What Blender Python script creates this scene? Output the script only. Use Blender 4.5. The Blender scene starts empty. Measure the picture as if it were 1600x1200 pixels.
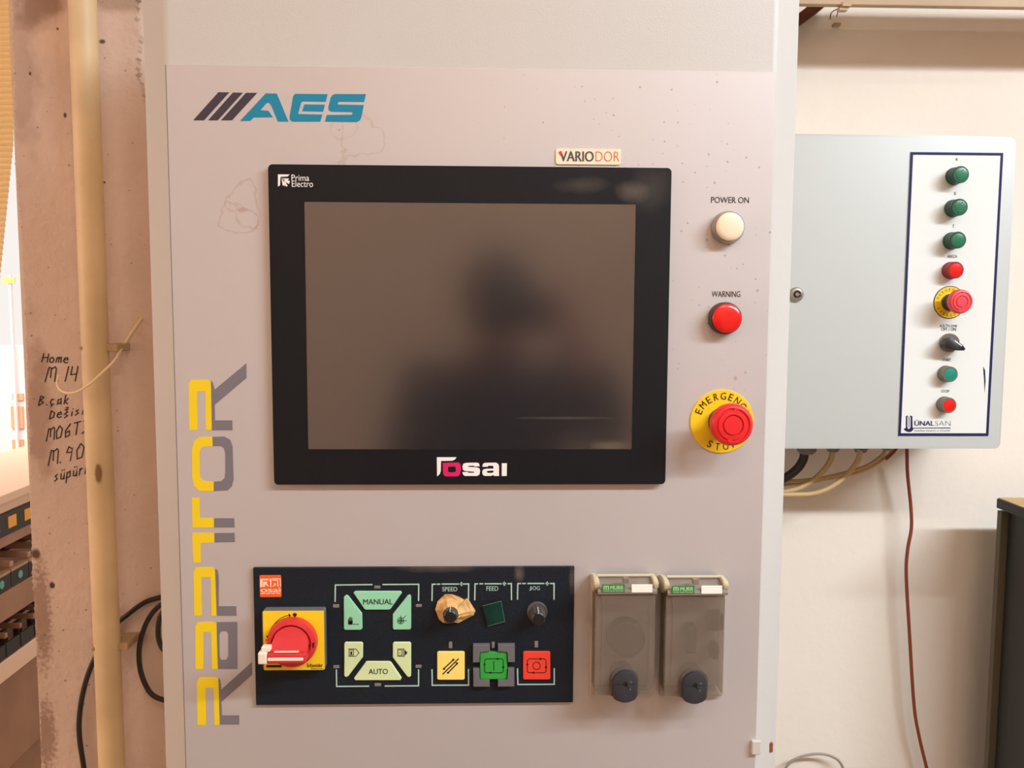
import bpy, bmesh, math, random
from mathutils import Vector, Matrix
random.seed(7)
C = bpy.context.scene.collection
S = bpy.context.scene
# ------------------------------------------------------------------ camera, world, lights
EYE = 1.5
F, DIST = 1400.0, 0.834
YAW, PITCH, ROLL = math.radians(1.7546), math.radians(5.1178), math.radians(0.2703)
cy, sy, cp, sp = math.cos(YAW), math.sin(YAW), math.cos(PITCH), math.sin(PITCH)
FW = Vector((sy*cp, cy*cp, -sp)); _r = Vector((cy, -sy, 0)); _u = _r.cross(FW)
RT = math.cos(ROLL)*_r + math.sin(ROLL)*_u
UP = -math.sin(ROLL)*_r + math.cos(ROLL)*_u
CAM = Vector((0, -DIST, EYE))
cam = bpy.data.cameras.new('camera'); cam_o = bpy.data.objects.new('camera', cam); C.objects.link(cam_o)
cam.sensor_width = 36; cam.lens = F*36/1600; cam.clip_start = 0.005
cam_o.matrix_world = Matrix(((RT.x, UP.x, -FW.x, CAM.x), (RT.y, UP.y, -FW.y, CAM.y), (RT.z, UP.z, -FW.z, CAM.z), (0, 0, 0, 1)))
S.camera = cam_o
S.view_settings.view_transform = 'Standard'; S.view_settings.look = 'None'
S.view_settings.gamma = 1; S.view_settings.use_curve_mapping = False
S.view_settings.exposure = -0.64
S.cycles.use_denoising = True
S.cycles.max_bounces = 6

def lin(c):
    return tuple(((x/255)/12.92 if x/255 <= 0.04045 else ((x/255+0.055)/1.055)**2.4) for x in c[:3])
w = bpy.data.worlds.new('world'); S.world = w; w.use_nodes = True
bg = w.node_tree.nodes['Background']; bg.inputs[0].default_value = (1.0, 0.93, 0.88, 1); bg.inputs[1].default_value = 1.5

def area(name, loc, target, sx, sz, power, col, roll_x=True):
    l = bpy.data.lights.new(name, 'AREA'); l.shape = 'RECTANGLE'; l.size = sx; l.size_y = sz
    l.energy = power; l.color = col
    o = bpy.data.objects.new(name, l); C.objects.link(o); o.location = loc
    d = (Vector(target)-Vector(loc)).normalized()
    z = -d; x = Vector((1, 0, 0)); x = (x - x.dot(z)*z).normalized(); y = z.cross(x)
    o.matrix_world = Matrix(((x.x, y.x, z.x, loc[0]), (x.y, y.y, z.y, loc[1]), (x.z, y.z, z.z, loc[2]), (0, 0, 0, 1)))
    return o
KEY = (2.0, -1.3, 2.8)
area('tube_light_key', KEY, (1.2, 0.4, 1.3), 1.9, 0.1, 172, (0.83, 0.94, 1.05))
area('rear_fill_light', (0.3, -2.05, 3.56), (0.3, -2.9, 1.2), 1.2, 0.12, 60, (1.0, 0.9, 0.8))  # added fill aimed at the wall behind the camera, out of view
area('side_fill_light', (-4.25, -1.2, 1.85), (0, -0.6, 1.4), 1.6, 1.5, 100, (1.0, 0.78, 0.66))  # added warm fill for the left side; the window behind it is made up
area('hall_daylight', (-2.6, 2.2, 2.7), (-3.2, 3.2, 0.9), 2.0, 1.2, 150, (1.0, 0.95, 0.92))

# ------------------------------------------------------------------ helpers
def P(u, v, y=0.0):
    d = RT*((u-800)/F) + UP*((600-v)/F) + FW
    t = (y-CAM.y)/d.y
    p = CAM + d*t
    return (p.x, p.z)
def PX(u, v, x):
    """point on the plane of constant x"""
    d = RT*((u-800)/F) + UP*((600-v)/F) + FW
    t = (x-CAM.x)/d.x
    p = CAM + d*t
    return (p.y, p.z)
def pts(lst, y, s=1.0, off=(0, 0)):
    return [P(off[0]+a/s, off[1]+b/s, y) for a, b in lst]
def px(n, y=0.0):
    return n*(y+DIST)/F

def nt(m): return m.node_tree.nodes, m.node_tree.links
def mat(name, col, rough=0.5, metal=0.0, noise=0.0, nscale=8.0, bump=0.0, bscale=60.0, spec=0.5, alpha=1.0, col2=None, coat=0.0, ior=None, emit=None):
    m = bpy.data.materials.new(name); m.use_nodes = True
    n, l = nt(m); b = n['Principled BSDF']
    c = lin(col)
    b.inputs['Base Color'].default_value = (*c, 1); b.inputs['Roughness'].default_value = rough
    b.inputs['Metallic'].default_value = metal; b.inputs['Specular IOR Level'].default_value = spec
    b.inputs['Alpha'].default_value = alpha; b.inputs['Coat Weight'].default_value = coat
    if ior: b.inputs['IOR'].default_value = ior
    if emit:
        b.inputs['Emission Color'].default_value = (*lin(emit[0]), 1); b.inputs['Emission Strength'].default_value = emit[1]
    tc = n.new('ShaderNodeTexCoord')
    if noise > 0 or col2:
        nz = n.new('ShaderNodeTexNoise'); nz.inputs['Scale'].default_value = nscale; nz.inputs['Detail'].default_value = 6
        l.new(tc.outputs['Object'], nz.inputs['Vector'])
        r = n.new('ShaderNodeValToRGB'); l.new(nz.outputs['Fac'], r.inputs['Fac'])
        c2 = lin(col2) if col2 else tuple(x*(1-noise) for x in c)
        r.color_ramp.elements[0].position = 0.35; r.color_ramp.elements[1].position = 0.65
        r.color_ramp.elements[0].color = (*c2, 1); r.color_ramp.elements[1].color = (*c, 1)
        l.new(r.outputs['Color'], b.inputs['Base Color'])
    if bump > 0:
        nb = n.new('ShaderNodeTexNoise'); nb.inputs['Scale'].default_value = bscale; nb.inputs['Detail'].default_value = 4
        l.new(tc.outputs['Object'], nb.inputs['Vector'])
        bm = n.new('ShaderNodeBump'); bm.inputs['Strength'].default_value = bump; bm.inputs['Distance'].default_value = 0.002
        l.new(nb.outputs['Fac'], bm.inputs['Height']); l.new(bm.outputs['Normal'], b.inputs['Normal'])
    return m

def specks(m, scale, thr, col, region=None, size_w=0.5, strength=1.0):
    """scatter small dirt specks over the material's colour (voronoi cells, sparse)"""
    n, l = nt(m); b = n['Principled BSDF']
    tc = n.new('ShaderNodeTexCoord')
    v = n.new('ShaderNodeTexVoronoi'); v.inputs['Scale'].default_value = scale; v.inputs['Randomness'].default_value = 1
    l.new(tc.outputs['Object'], v.inputs['Vector'])
    sep = n.new('ShaderNodeSeparateColor'); l.new(v.outputs['Color'], sep.inputs[0])
    # speck radius varies with the cell's random value; cells under the threshold carry none
    a = n.new('ShaderNodeMath'); a.operation = 'SUBTRACT'; a.use_clamp = True; l.new(sep.outputs[0], a.inputs[0]); a.inputs[1].default_value = thr
    if region:
        (cx, cz, rad) = region
        vm = n.new('ShaderNodeVectorMath'); vm.operation = 'DISTANCE'; l.new(tc.outputs['Object'], vm.inputs[0]); vm.inputs[1].default_value = (cx, 0, cz)
        mr = n.new('ShaderNodeMapRange'); l.new(vm.outputs['Value'], mr.inputs['Value']); mr.inputs['From Min'].default_value = rad; mr.inputs['From Max'].default_value = rad*0.2
        mu = n.new('ShaderNodeMath'); mu.operation = 'MULTIPLY'; l.new(a.outputs[0], mu.inputs[0]); l.new(mr.outputs[0], mu.inputs[1]); a = mu
    k = n.new('ShaderNodeMath'); k.operation = 'MULTIPLY'; l.new(a.outputs[0], k.inputs[0]); k.inputs[1].default_value = size_w
    c = n.new('ShaderNodeMath'); c.operation = 'SUBTRACT'; l.new(k.outputs[0], c.inputs[0]); l.new(v.outputs['Distance'], c.inputs[1])
    g = n.new('ShaderNodeMath'); g.operation = 'MULTIPLY'; g.use_clamp = True; l.new(c.outputs[0], g.inputs[0]); g.inputs[1].default_value = 12*strength
    g2 = n.new('ShaderNodeMath'); g2.operation = 'MINIMUM'; l.new(g.outputs[0], g2.inputs[0]); g2.inputs[1].default_value = strength
    add_mix(m, g2.outputs[0], col)

def add_mix(m, fac, col):
    n, l = nt(m); b = n['Principled BSDF']
    mx = n.new('ShaderNodeMix'); mx.data_type = 'RGBA'
    inp = b.inputs['Base Color']
    if inp.is_linked:
        src = inp.links[0].from_socket; l.new(src, mx.inputs[6])
    else: mx.inputs[6].default_value = inp.default_value
    mx.inputs[7].default_value = (*lin(col), 1)
    l.new(fac, mx.inputs[0]); l.new(mx.outputs[2], inp)

def blotch(m, cx, cz, rx, rz, col, strength=0.6, nscale=40, ring=False, soft=0.5, namp=0.6, cyy=0.0):
    """a stain with a shape of its own at a fixed place"""
    n, l = nt(m)
    tc = n.new('ShaderNodeTexCoord')
    mp = n.new('ShaderNodeMapping'); mp.vector_type = 'TEXTURE'
    mp.inputs['Location'].default_value = (cx, cyy, cz); mp.inputs['Scale'].default_value = (rx, 1000.0, rz)
    l.new(tc.outputs['Object'], mp.inputs['Vector'])
    ln = n.new('ShaderNodeVectorMath'); ln.operation = 'LENGTH'; l.new(mp.outputs[0], ln.inputs[0])
    nz = n.new('ShaderNodeTexNoise'); nz.inputs['Scale'].default_value = nscale; nz.inputs['Detail'].default_value = 5; l.new(tc.outputs['Object'], nz.inputs['Vector'])
    a = n.new('ShaderNodeMath'); a.operation = 'MULTIPLY_ADD'; l.new(nz.outputs['Fac'], a.inputs[0]); a.inputs[1].default_value = namp*2; a.inputs[2].default_value = -namp
    s = n.new('ShaderNodeMath'); s.operation = 'ADD'; l.new(ln.outputs['Value'], s.inputs[0]); l.new(a.outputs[0], s.inputs[1])
    src = s
    if ring:
        d = n.new('ShaderNodeMath'); d.operation = 'SUBTRACT'; l.new(s.outputs[0], d.inputs[0]); d.inputs[1].default_value = 1
        e = n.new('ShaderNodeMath'); e.operation = 'ABSOLUTE'; l.new(d.outputs[0], e.inputs[0]); src = e
    mr = n.new('ShaderNodeMapRange'); l.new(src.outputs[0], mr.inputs['Value'])
    mr.inputs['From Min'].default_value = soft if ring else 1.0; mr.inputs['From Max'].default_value = 0.0 if ring else 1.0-soft
    mr.inputs['To Min'].default_value = 0; mr.inputs['To Max'].default_value = strength
    add_mix(m, mr.outputs[0], col)

def obj(name, bm, m, parent=None, smooth=False, auto=None):
    me = bpy.data.meshes.new(name)
    bmesh.ops.recalc_face_normals(bm, faces=bm.faces[:])
    if smooth:
        for f in bm.faces: f.smooth = True
        ang = math.radians(auto or 40)
        for e in bm.edges:
            if len(e.link_faces) == 2 and e.calc_face_angle(0) > ang: e.smooth = False
    bm.to_mesh(me); bm.free()
    o = bpy.data.objects.new(name, me); C.objects.link(o)
    me.materials.append(m)
    if parent:
        o.parent = parent
        o.matrix_parent_inverse = parent.matrix_basis.inverted()
        if parent.parent: o.matrix_parent_inverse = (parent.parent.matrix_basis @ parent.matrix_basis).inverted() if False else Matrix.Translation(-world_loc(parent))
        else: o.matrix_parent_inverse = Matrix.Translation(-world_loc(parent))
    return o
def world_loc(o):
    v = Vector(o.location)
    return v + (Vector((0, 0, 0)))
def thing(name, label, cat, loc=(0, 0, 0), group=None):
    o = bpy.data.objects.new(name, None); C.objects.link(o); o.location = loc; o.empty_display_size = 0.02
    o['label'] = label; o['category'] = cat
    if group: o['group'] = group
    return o
def tag(o, label, cat, group=None):
    o['label'] = label; o['category'] = cat
    if group: o['group'] = group
    return o
def struct(name, bm, m, parent=None, smooth=False):
    o = obj(name, bm, m, parent, smooth)
    if not parent: o['kind'] = 'structure'
    return o
def stuff(o): o['kind'] = 'stuff'; return o
def lab(o, text): o['label'] = text; return o

def NB(): return bmesh.new()
def box(bm, x0, x1, y0, y1, z0, z1, bev=0.0, seg=2):
    v = [bm.verts.new(p) for p in ((x0, y0, z0), (x1, y0, z0), (x1, y1, z0), (x0, y1, z0), (x0, y0, z1), (x1, y0, z1), (x1, y1, z1), (x0, y1, z1))]
    fs = [bm.faces.new([v[i] for i in q]) for q in ((0, 1, 5, 4), (1, 2, 6, 5), (2, 3, 7, 6), (3, 0, 4, 7), (4, 5, 6, 7), (3, 2, 1, 0))]
    if bev > 0:
        es = list({e for f in fs for e in f.edges})
        bmesh.ops.bevel(bm, geom=es, offset=bev, segments=seg, affect='EDGES', profile=0.5)
    return bm
def prism(bm, pp, y0, y1, bev=0.0, seg=2, inset_front=0.0):
    """outline in x,z extruded from y0 (front) to y1 (back)"""
    a = [bm.verts.new((x, y0, z)) for x, z in pp]
    b = [bm.verts.new((x, y1, z)) for x, z in pp]
    f0 = bm.faces.new(a); bm.faces.new(list(reversed(b)))
    n = len(pp)
    for i in range(n): bm.faces.new((a[i], b[i], b[(i+1) % n], a[(i+1) % n]))
    if bev > 0:
        bmesh.ops.bevel(bm, geom=list(f0.edges), offset=bev, segments=seg, affect='EDGES', profile=0.5)
    big = [f for f in bm.faces if len(f.verts) > 4]
    bm.normal_update()
    bmesh.ops.triangulate(bm, faces=big, ngon_method='EAR_CLIP')
    return bm
def rrect(x0, z0, x1, z1, r, n=5):
    out = []
    for cx_, cz_, a0 in ((x1-r, z1-r, 0), (x0+r, z1-r, 90), (x0+r, z0+r, 180), (x1-r, z0+r, 270)):
        for i in range(n+1):
            a = math.radians(a0+90*i/n); out.append((cx_+r*math.cos(a), cz_+r*math.sin(a)))
    return out
def quad_rect(c, y):
    """corner pixels TL TR BR BL -> metric rectangle x0,z0,x1,z1 on plane y"""
    q = [P(u, v, y) for u, v in c]
    return ((q[0][0]+q[3][0])/2, (q[2][1]+q[3][1])/2, (q[1][0]+q[2][0])/2, (q[0][1]+q[1][1])/2)
def lathe(bm, cx_, cz_, prof, n=40, ridge=None):
    """profile of (radius, y) turned about an axis along y"""
    rings = []
    for k, (r, y) in enumerate(prof):
        if r < 1e-6: rings.append([bm.verts.new((cx_, y, cz_))]); continue
        ring = []
        for i in range(n):
            a = 2*math.pi*i/n
            rr = r*(ridge(i, k) if ridge else 1)
            ring.append(bm.verts.new((cx_+rr*math.cos(a), y, cz_+rr*math.sin(a))))
        rings.append(ring)
    for A, B in zip(rings, rings[1:]):
        if len(A) == 1 and len(B) == 1: continue
        for i in range(n):
            j = (i+1) % n
            if len(A) == 1: bm.faces.new((A[0], B[i], B[j]))
            elif len(B) == 1: bm.faces.new((A[i], A[j], B[0]))
            else: bm.faces.new((A[i], A[j], B[j], B[i]))
    for R_ in (rings[0], rings[-1]):
        if len(R_) > 2: bm.faces.new(R_)
    return bm
def catmull(p, n=8):
    p = [Vector(q) for q in p]
    q = [p[0]*2-p[1]] + p + [p[-1]*2-p[-2]]
    out = []
    for i in range(1, len(q)-2):
        for k in range(n):
            t = k/n
            a, b, c, d = q[i-1], q[i], q[i+1], q[i+2]
            out.append(0.5*((2*b)+(c-a)*t+(2*a-5*b+4*c-d)*t*t+(3*b-a-3*c+d)*t**3))
    out.append(p[-1]); return out
def tube(bm, path, r, n=10, curve=8):
    if curve: path = catmull(path, curve)
    else: path = [Vector(q) for q in path]
    rings = []; prev = None
    for i, p in enumerate(path):
        t = (path[min(i+1, len(path)-1)]-path[max(i-1, 0)]).normalized()
        if prev is None:
            a = Vector((0, 0, 1)) if abs(t.z) < 0.9 else Vector((1, 0, 0))
            u = t.cross(a).normalized()
        else: u = (prev - prev.dot(t)*t).normalized()
        prev = u; vv = t.cross(u)
        rr = r(i/(len(path)-1)) if callable(r) else r
        rings.append([bm.verts.new(p+rr*(math.cos(2*math.pi*k/n)*u+math.sin(2*math.pi*k/n)*vv)) for k in range(n)])
    for A, B in zip(rings, rings[1:]):
        for k in range(n): bm.faces.new((A[k], A[(k+1) % n], B[(k+1) % n], B[k]))
    bm.faces.new(rings[0]); bm.faces.new(rings[-1])
    return bm
def stroke(bm, pp, width, y0, y1):
    """a printed line of constant width along x,z points, mitred"""
    n = len(pp); L = []; R_ = []
    for i in range(n):
        a = Vector(pp[max(i-1, 0)]); b = Vector(pp[i]); c = Vector(pp[min(i+1, n-1)])
        d1 = (b-a).normalized() if i > 0 else (c-b).normalized()
        d2 = (c-b).normalized() if i < n-1 else d1
        t = (d1+d2)
        t = t.normalized() if t.length > 1e-6 else d1
        nn = Vector((-t.y, t.x)); k = 1/max(0.4, nn.dot(Vector((-d1.y, d1.x))))
        L.append(b+nn*width/2*k); R_.append(b-nn*width/2*k)
    for i in range(n-1):
        q = [L[i], L[i+1], R_[i+1], R_[i]]
        prism(bm, [(p.x, p.y) for p in q], y0, y1)
    return bm
_tc = {}
def text_geo(s, bold=0.0, res=5):
    k = (s, bold, res)
    if k not in _tc:
        cu = bpy.data.curves.new('lettering', 'FONT'); cu.body = s; cu.resolution_u = res; cu.offset = bold; cu.fill_mode = 'FRONT'
        o = bpy.data.objects.new('lettering', cu); C.objects.link(o)
        dg = bpy.context.evaluated_depsgraph_get(); me = bpy.data.meshes.new_from_object(o.evaluated_get(dg))
        V = [tuple(v.co) for v in me.vertices]; Fc = [tuple(p.vertices) for p in me.polygons]
        bpy.data.objects.remove(o); bpy.data.curves.remove(cu); bpy.data.meshes.remove(me)
        _tc[k] = (V, Fc)
    return _tc[k]
def text(bm, s, x0, z0, x1, z1, y, bold=0.0, shear=0.0, rot=0.0, piv=None, mirror=False):
    """fit the lettering's bounding box into x0..x1, z0..z1 on plane y (facing -y)"""
    V, Fc = text_geo(s, min(bold, 0))
    mx0 = min(v[0] for v in V); mx1 = max(v[0] for v in V); my0 = min(v[1] for v in V); my1 = max(v[1] for v in V)
    cx_, cz_ = (x0+x1)/2, (z0+z1)/2
    if bold > 0:
        e = bold*1.3*(z1-z0)
        for k in (-1, 1): text(bm, s, x0+e+k*e, z0, x1-e+k*e, z1, y+k*4e-5, 0, shear, rot, piv)
        return bm
    vs = []
    for v in V:
        a = x0+(v[0]-mx0)/(mx1-mx0)*(x1-x0); b = z0+(v[1]-my0)/(my1-my0)*(z1-z0)
        a += shear*(b-z0)
        if rot:
            da, db = a-cx_, b-cz_
            a = cx_+da*math.cos(rot)-db*math.sin(rot); b = cz_+da*math.sin(rot)+db*math.cos(rot)
        vs.append(bm.verts.new((a, y, b)))
    for f in Fc:
        try: bm.faces.new([vs[i] for i in f])
        except ValueError: pass
    return bm
def textpx(bm, s, u0, v0, u1, v1, y, **k):
    """text between pixel corners TL (u0,v0) and BR (u1,v1)"""
    a = P(u0, v1, y); b = P(u1, v0, y)
    rot = k.pop('rot', None)
    if rot is None:
        c = P(u0, (v0+v1)/2, y); d = P(u1, (v0+v1)/2, y); rot = 0
    return text(bm, s, a[0], a[1], b[0], b[1], y, rot=rot, **k)

# ------------------------------------------------------------------ materials
M = {}
M['cab'] = mat('cabinet_paint', (200, 195, 187), 0.45, bump=0.12, bscale=700, noise=0.03, nscale=3)
M['panel'] = mat('silver_panel', (209, 203, 200), 0.5, metal=0.5, noise=0.05, nscale=2.5, bump=0.02, bscale=900)
specks(M['panel'], 170, 0.5, (120, 112, 112), (0.20, 1.62, 0.34), 0.52, 0.55)
specks(M['panel'], 110, 0.8, (110, 100, 98), (0.22, 1.58, 0.5), 1.0, 0.5)
M['bezel'] = mat('black_bezel', (14, 16, 20), 0.5, spec=0.3, noise=0.25, nscale=7, bump=0.05, bscale=700)
M['navy'] = mat('navy_plate', (18, 28, 38), 0.5, spec=0.35, noise=0.2, nscale=10, bump=0.25, bscale=500)
M['white'] = mat('print_white', (240, 236, 228), 0.5)
M['black'] = mat('print_black', (22, 22, 24), 0.6)
M['teal'] = mat('print_teal', (0, 128, 158), 0.45)
M['logo_dark'] = mat('print_charcoal', (58, 52, 62), 0.5)
M['logo_yellow'] = mat('print_yellow', (238, 204, 26), 0.45)
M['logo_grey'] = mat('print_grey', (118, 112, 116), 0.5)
M['magenta'] = mat('print_magenta', (214, 20, 96), 0.5)
M['line'] = mat('print_pale_green', (176, 206, 190), 0.5)
M['mint'] = mat('mint_key', (150, 214, 172), 0.4)
M['pale'] = mat('pale_key', (214, 230, 172), 0.4)
M['ykey'] = mat('yellow_key', (250, 222, 116), 0.4)
M['gkey'] = mat('green_key', (52, 160, 62), 0.4)
M['rkey'] = mat('red_key', (236, 66, 48), 0.4)
M['guard'] = mat('grey_guard', (104, 102, 104), 0.5)
M['led'] = mat('led_window', (128, 122, 112), 0.3)
M['knob'] = mat('knob_grey', (88, 80, 78), 0.5, noise=0.25, nscale=90)
M['knobcap'] = mat('knob_black', (26, 25, 26), 0.4)
M['tape'] = mat('masking_tape', (226, 176, 108), 0.7, noise=0.35, nscale=120, bump=0.6, bscale=160)
M['film'] = mat('green_film', (22, 58, 48), 0.25, noise=0.4, nscale=70)
M['orange'] = mat('orange_sticker', (236, 96, 28), 0.45)
M['peach'] = mat('sticker_print', (252, 214, 186), 0.5)
M['syellow'] = mat('switch_yellow', (250, 206, 30), 0.45)
M['sgrey'] = mat('switch_grey', (110, 108, 106), 0.5)
M['sred'] = mat('switch_red', (206, 44, 48), 0.42)
M['swhite'] = mat('switch_white', (240, 226, 204), 0.45)
M['ered'] = mat('stop_red', (226, 38, 42), 0.38)
M['eyellow'] = mat('stop_yellow', (246, 200, 14), 0.5)
M['collar'] = mat('dark_collar', (60, 54, 48), 0.45)
M['chrome'] = mat('bright_metal', (176, 170, 160), 0.3, metal=0.8)
M['lensw'] = mat('white_lens', (244, 226, 196), 0.25, coat=0.3)
M['lensr'] = mat('red_lens', (226, 26, 24), 0.25, coat=0.3)
M['lensg'] = mat('green_lens', (28, 112, 76), 0.3, coat=0.2)
M['buttong'] = mat('green_button', (10, 140, 118), 0.3, coat=0.3)
M['smoke'] = mat('smoky_plastic', (150, 134, 118), 0.35, alpha=0.36, noise=0.15, nscale=30)
M['smoke3'] = mat('smoky_film', (150, 134, 118), 0.35, alpha=0.2)
M['smokebase'] = mat('socket_base', (176, 160, 142), 0.5)
M['hinge'] = mat('hinge_beige', (196, 182, 150), 0.45)
M['sockin'] = mat('socket_insert', (40, 34, 30), 0.6)
M['latch'] = mat('latch_black', (46, 46, 50), 0.5, bump=0.1, bscale=800)
M['mgreen'] = mat('label_green', (58, 120, 58), 0.5)
M['paper'] = mat('paper_label', (246, 240, 226), 0.6)
M['badge'] = mat('badge_cream', (246, 226, 192), 0.35)
M['badgegrey'] = mat('badge_grey', (74, 74, 80), 0.5)
M['badgered'] = mat('badge_red', (206, 66, 46), 0.5)
M['encl'] = mat('enclosure_paint', (196, 199, 193), 0.42, noise=0.03, nscale=3, bump=0.03, bscale=300)
M['plate'] = mat('white_plate', (228, 229, 222), 0.35)
M['navyline'] = mat('navy_border', (20, 24, 76), 0.6, spec=0.3)
M['wall'] = mat('white_plaster', (238, 226, 210), 0.85, noise=0.06, nscale=2.2, bump=0.5, bscale=34)
M['leftwall'] = mat('dusty_plaster', (222, 196, 178), 0.9, noise=0.12, nscale=5, bump=0.8, bscale=70)
for nd in M['leftwall'].node_tree.nodes:
    if nd.type == 'BUMP': nd.inputs['Distance'].default_value = 0.0032
M['core'] = mat('bare_plaster', (226, 206, 186), 0.9, bump=0.8, bscale=60)
M['pipe'] = mat('conduit_cream', (236, 206, 158), 0.5, noise=0.18, nscale=9, bump=0.05)
M['clip'] = mat('clip_beige', (188, 160, 122), 0.6)
M['tie'] = mat('cable_tie', (246, 222, 178), 0.45)
M['cblack'] = mat('cable_black', (44, 38, 32), 0.5)
M['cbeige'] = mat('cable_beige', (190, 158, 108), 0.5)
M['cbrown'] = mat('cable_brown', (132, 58, 36), 0.5)
M['cgrey'] = mat('cable_grey', (150, 138, 122), 0.5)
M['gland'] = mat('gland_grey', (120, 112, 100), 0.5)
M['rail'] = mat('rail_beige', (190, 164, 130), 0.6, noise=0.2, nscale=6)
M['raildark'] = mat('rail_brown', (96, 74, 50), 0.6)
M['redbrown'] = mat('brace_redbrown', (96, 44, 24), 0.5)
M['dcab'] = mat('black_cabinet', (40, 38, 34), 0.55, noise=0.15, nscale=4)
M['dtop'] = mat('cabinet_top_wood', (196, 164, 112), 0.6, noise=0.2, nscale=14)
M['dedge'] = mat('cabinet_edge', (92, 82, 62), 0.6)
M['rust'] = mat('rust', (160, 84, 44), 0.8, noise=0.4, nscale=200)
M['floor'] = mat('concrete_floor', (150, 128, 108), 0.8, noise=0.15, nscale=3)
M['ceil'] = mat('ceiling_paint', (226, 206, 184), 0.9)
M['roomwall'] = mat('room_wall', (224, 194, 170), 0.9, noise=0.08, nscale=1.5)
M['hall'] = mat('hall_white', (246, 238, 236), 0.8)
M['marker'] = mat('marker_peach', (248, 178, 138), 0.6)
M['shutter'] = mat('shutter_orange', (255, 226, 168), 0.6)
M['mcream'] = mat('machine_cream', (246, 208, 176), 0.6)
M['mtan'] = mat('machine_tan', (176, 130, 100), 0.6, noise=0.15, nscale=12)
M['mdark'] = mat('chain_dark', (52, 42, 38), 0.6)
M['mrod'] = mat('chain_rod', (190, 150, 118), 0.5)
M['hblack'] = mat('hazard_black', (56, 46, 40), 0.6)
M['hyellow'] = mat('hazard_yellow', (250, 176, 60), 0.6)
M['mteal'] = mat('teal_cap', (96, 178, 164), 0.5)
M['ink'] = mat('marker_ink', (52, 42, 40), 0.8)
M['fix'] = mat('lamp_housing', (236, 234, 228), 0.5)
M['tubeglow'] = mat('tube_glow', (255, 252, 246), 0.5, emit=((255, 252, 246), 3.0))

# screen: coated glass over a dark panel
M['screen'] = mat('screen_glass', (38, 37, 40), 0.15, ior=2.65, noise=0.12, nscale=3)
specks(M['screen'], 55, 0.86, (190, 186, 180), None, 0.55, 0.8)

# stains on the silver panel
for (u, v, ru, rv, ring, st) in ((556, 215, 30, 34, True, 0.30), (525, 205, 26, 18, True, 0.2), (385, 318, 22, 34, True, 0.35), (372, 345, 24, 22, True, 0.35), (378, 328, 12, 5, False, 0.5), (530, 203, 4, 3, False, 0.6), (1149, 591, 4, 5, False, 0.6)):
    x, z = P(u, v)
    blotch(M['panel'], x, z, px(ru), px(rv), (176, 140, 108), st, nscale=30, ring=ring, soft=0.10 if ring else 0.6, namp=1.7 if ring else 0.9)

# plaster on the left: dark damp stain at the top, worn ragged edge, holes
YP = 0.62
for (u, v, ru, rv, col, st, ns) in ((55, 12, 55, 38, (128, 92, 66), 0.75, 22), (190, 0, 60, 22, (140, 110, 84), 0.5, 22), (36, 110, 30, 120, (150, 112, 86), 0.45, 30), (60, 640, 26, 140, (150, 112, 92), 0.5, 30), (66, 960, 18, 110, (124, 88, 62), 0.6, 150), (72, 1150, 20, 70, (120, 84, 60), 0.6, 150), (80, 60, 34, 40, (226, 196, 172), 0.5, 20), (82, 915, 5, 7, (60, 40, 28), 0.95, 80), (47, 115, 3, 4, (60, 40, 28), 0.95, 80), (102, 180, 3, 5, (70, 50, 36), 0.9, 80), (56, 865, 9, 10, (96, 66, 46), 0.95, 50), (160, 65, 6, 4, (70, 48, 34), 0.9, 60), (90, 45, 3, 3, (70, 48, 34), 0.9, 60), (163, 285, 2, 2, (50, 34, 26), 0.9, 60)):
    x, z = P(u, v, YP)
    blotch(M['leftwall'], x, z, px(ru, YP), px(rv, YP), col, st, nscale=ns, soft=0.5, namp=0.75, cyy=YP)
specks(M['leftwall'], 240, 0.6, (104, 74, 56), (P(70, 100, YP)[0], P(70, 100, YP)[1], 0.42), 1.9, 0.65)
specks(M['leftwall'], 130, 0.85, (110, 80, 60), None, 1.9, 0.6)
specks(M['leftwall'], 260, 0.45, (84, 58, 42), (P(62, 990, YP)[0], P(62, 990, YP)[1], 0.16), 2.0, 0.8)
blotch(M['pipe'], P(160, 738, 0.57)[0], P(160, 738, 0.57)[1], px(6, .57), px(18, .57), (130, 90, 50), 0.9, nscale=50, soft=0.4, namp=0.5, cyy=0.57)
specks(M['wall'], 26, 0.9, (170, 146, 122), None, 0.25, 0.6)
specks(M['cab'], 30, 0.93, (150, 140, 130), None, 0.25, 0.6)
# dust on the operator panel
for (u, v, ru, rv, st) in ((810, 895, 10, 18, 0.5), (893, 905, 6, 28, 0.35), (690, 886, 80, 8, 0.3)):
    x, z = P(u, v)
    blotch(M['navy'], x, z, px(ru), px(rv), (126, 110, 92), st, nscale=60, soft=0.9, namp=0.6)
for (u, v, ru, rv, st) in ((985, 300, 30, 18, 0.35), (905, 290, 50, 14, 0.2), (1020, 290, 36, 46, 0.16)):
    x, z = P(u, v)
    blotch(M['bezel'], x, z, px(ru), px(rv), (120, 110, 96), st, nscale=30, soft=0.9, namp=0.7)
for (u, v, ru, rv, st) in ((950, 695, 40, 10, 0.25), (880, 652, 80, 3, 0.2)):
    x, z = P(u, v)
    blotch(M['screen'], x, z, px(ru), px(rv), (150, 140, 120), st, nscale=30, soft=0.9, namp=0.6)

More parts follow.
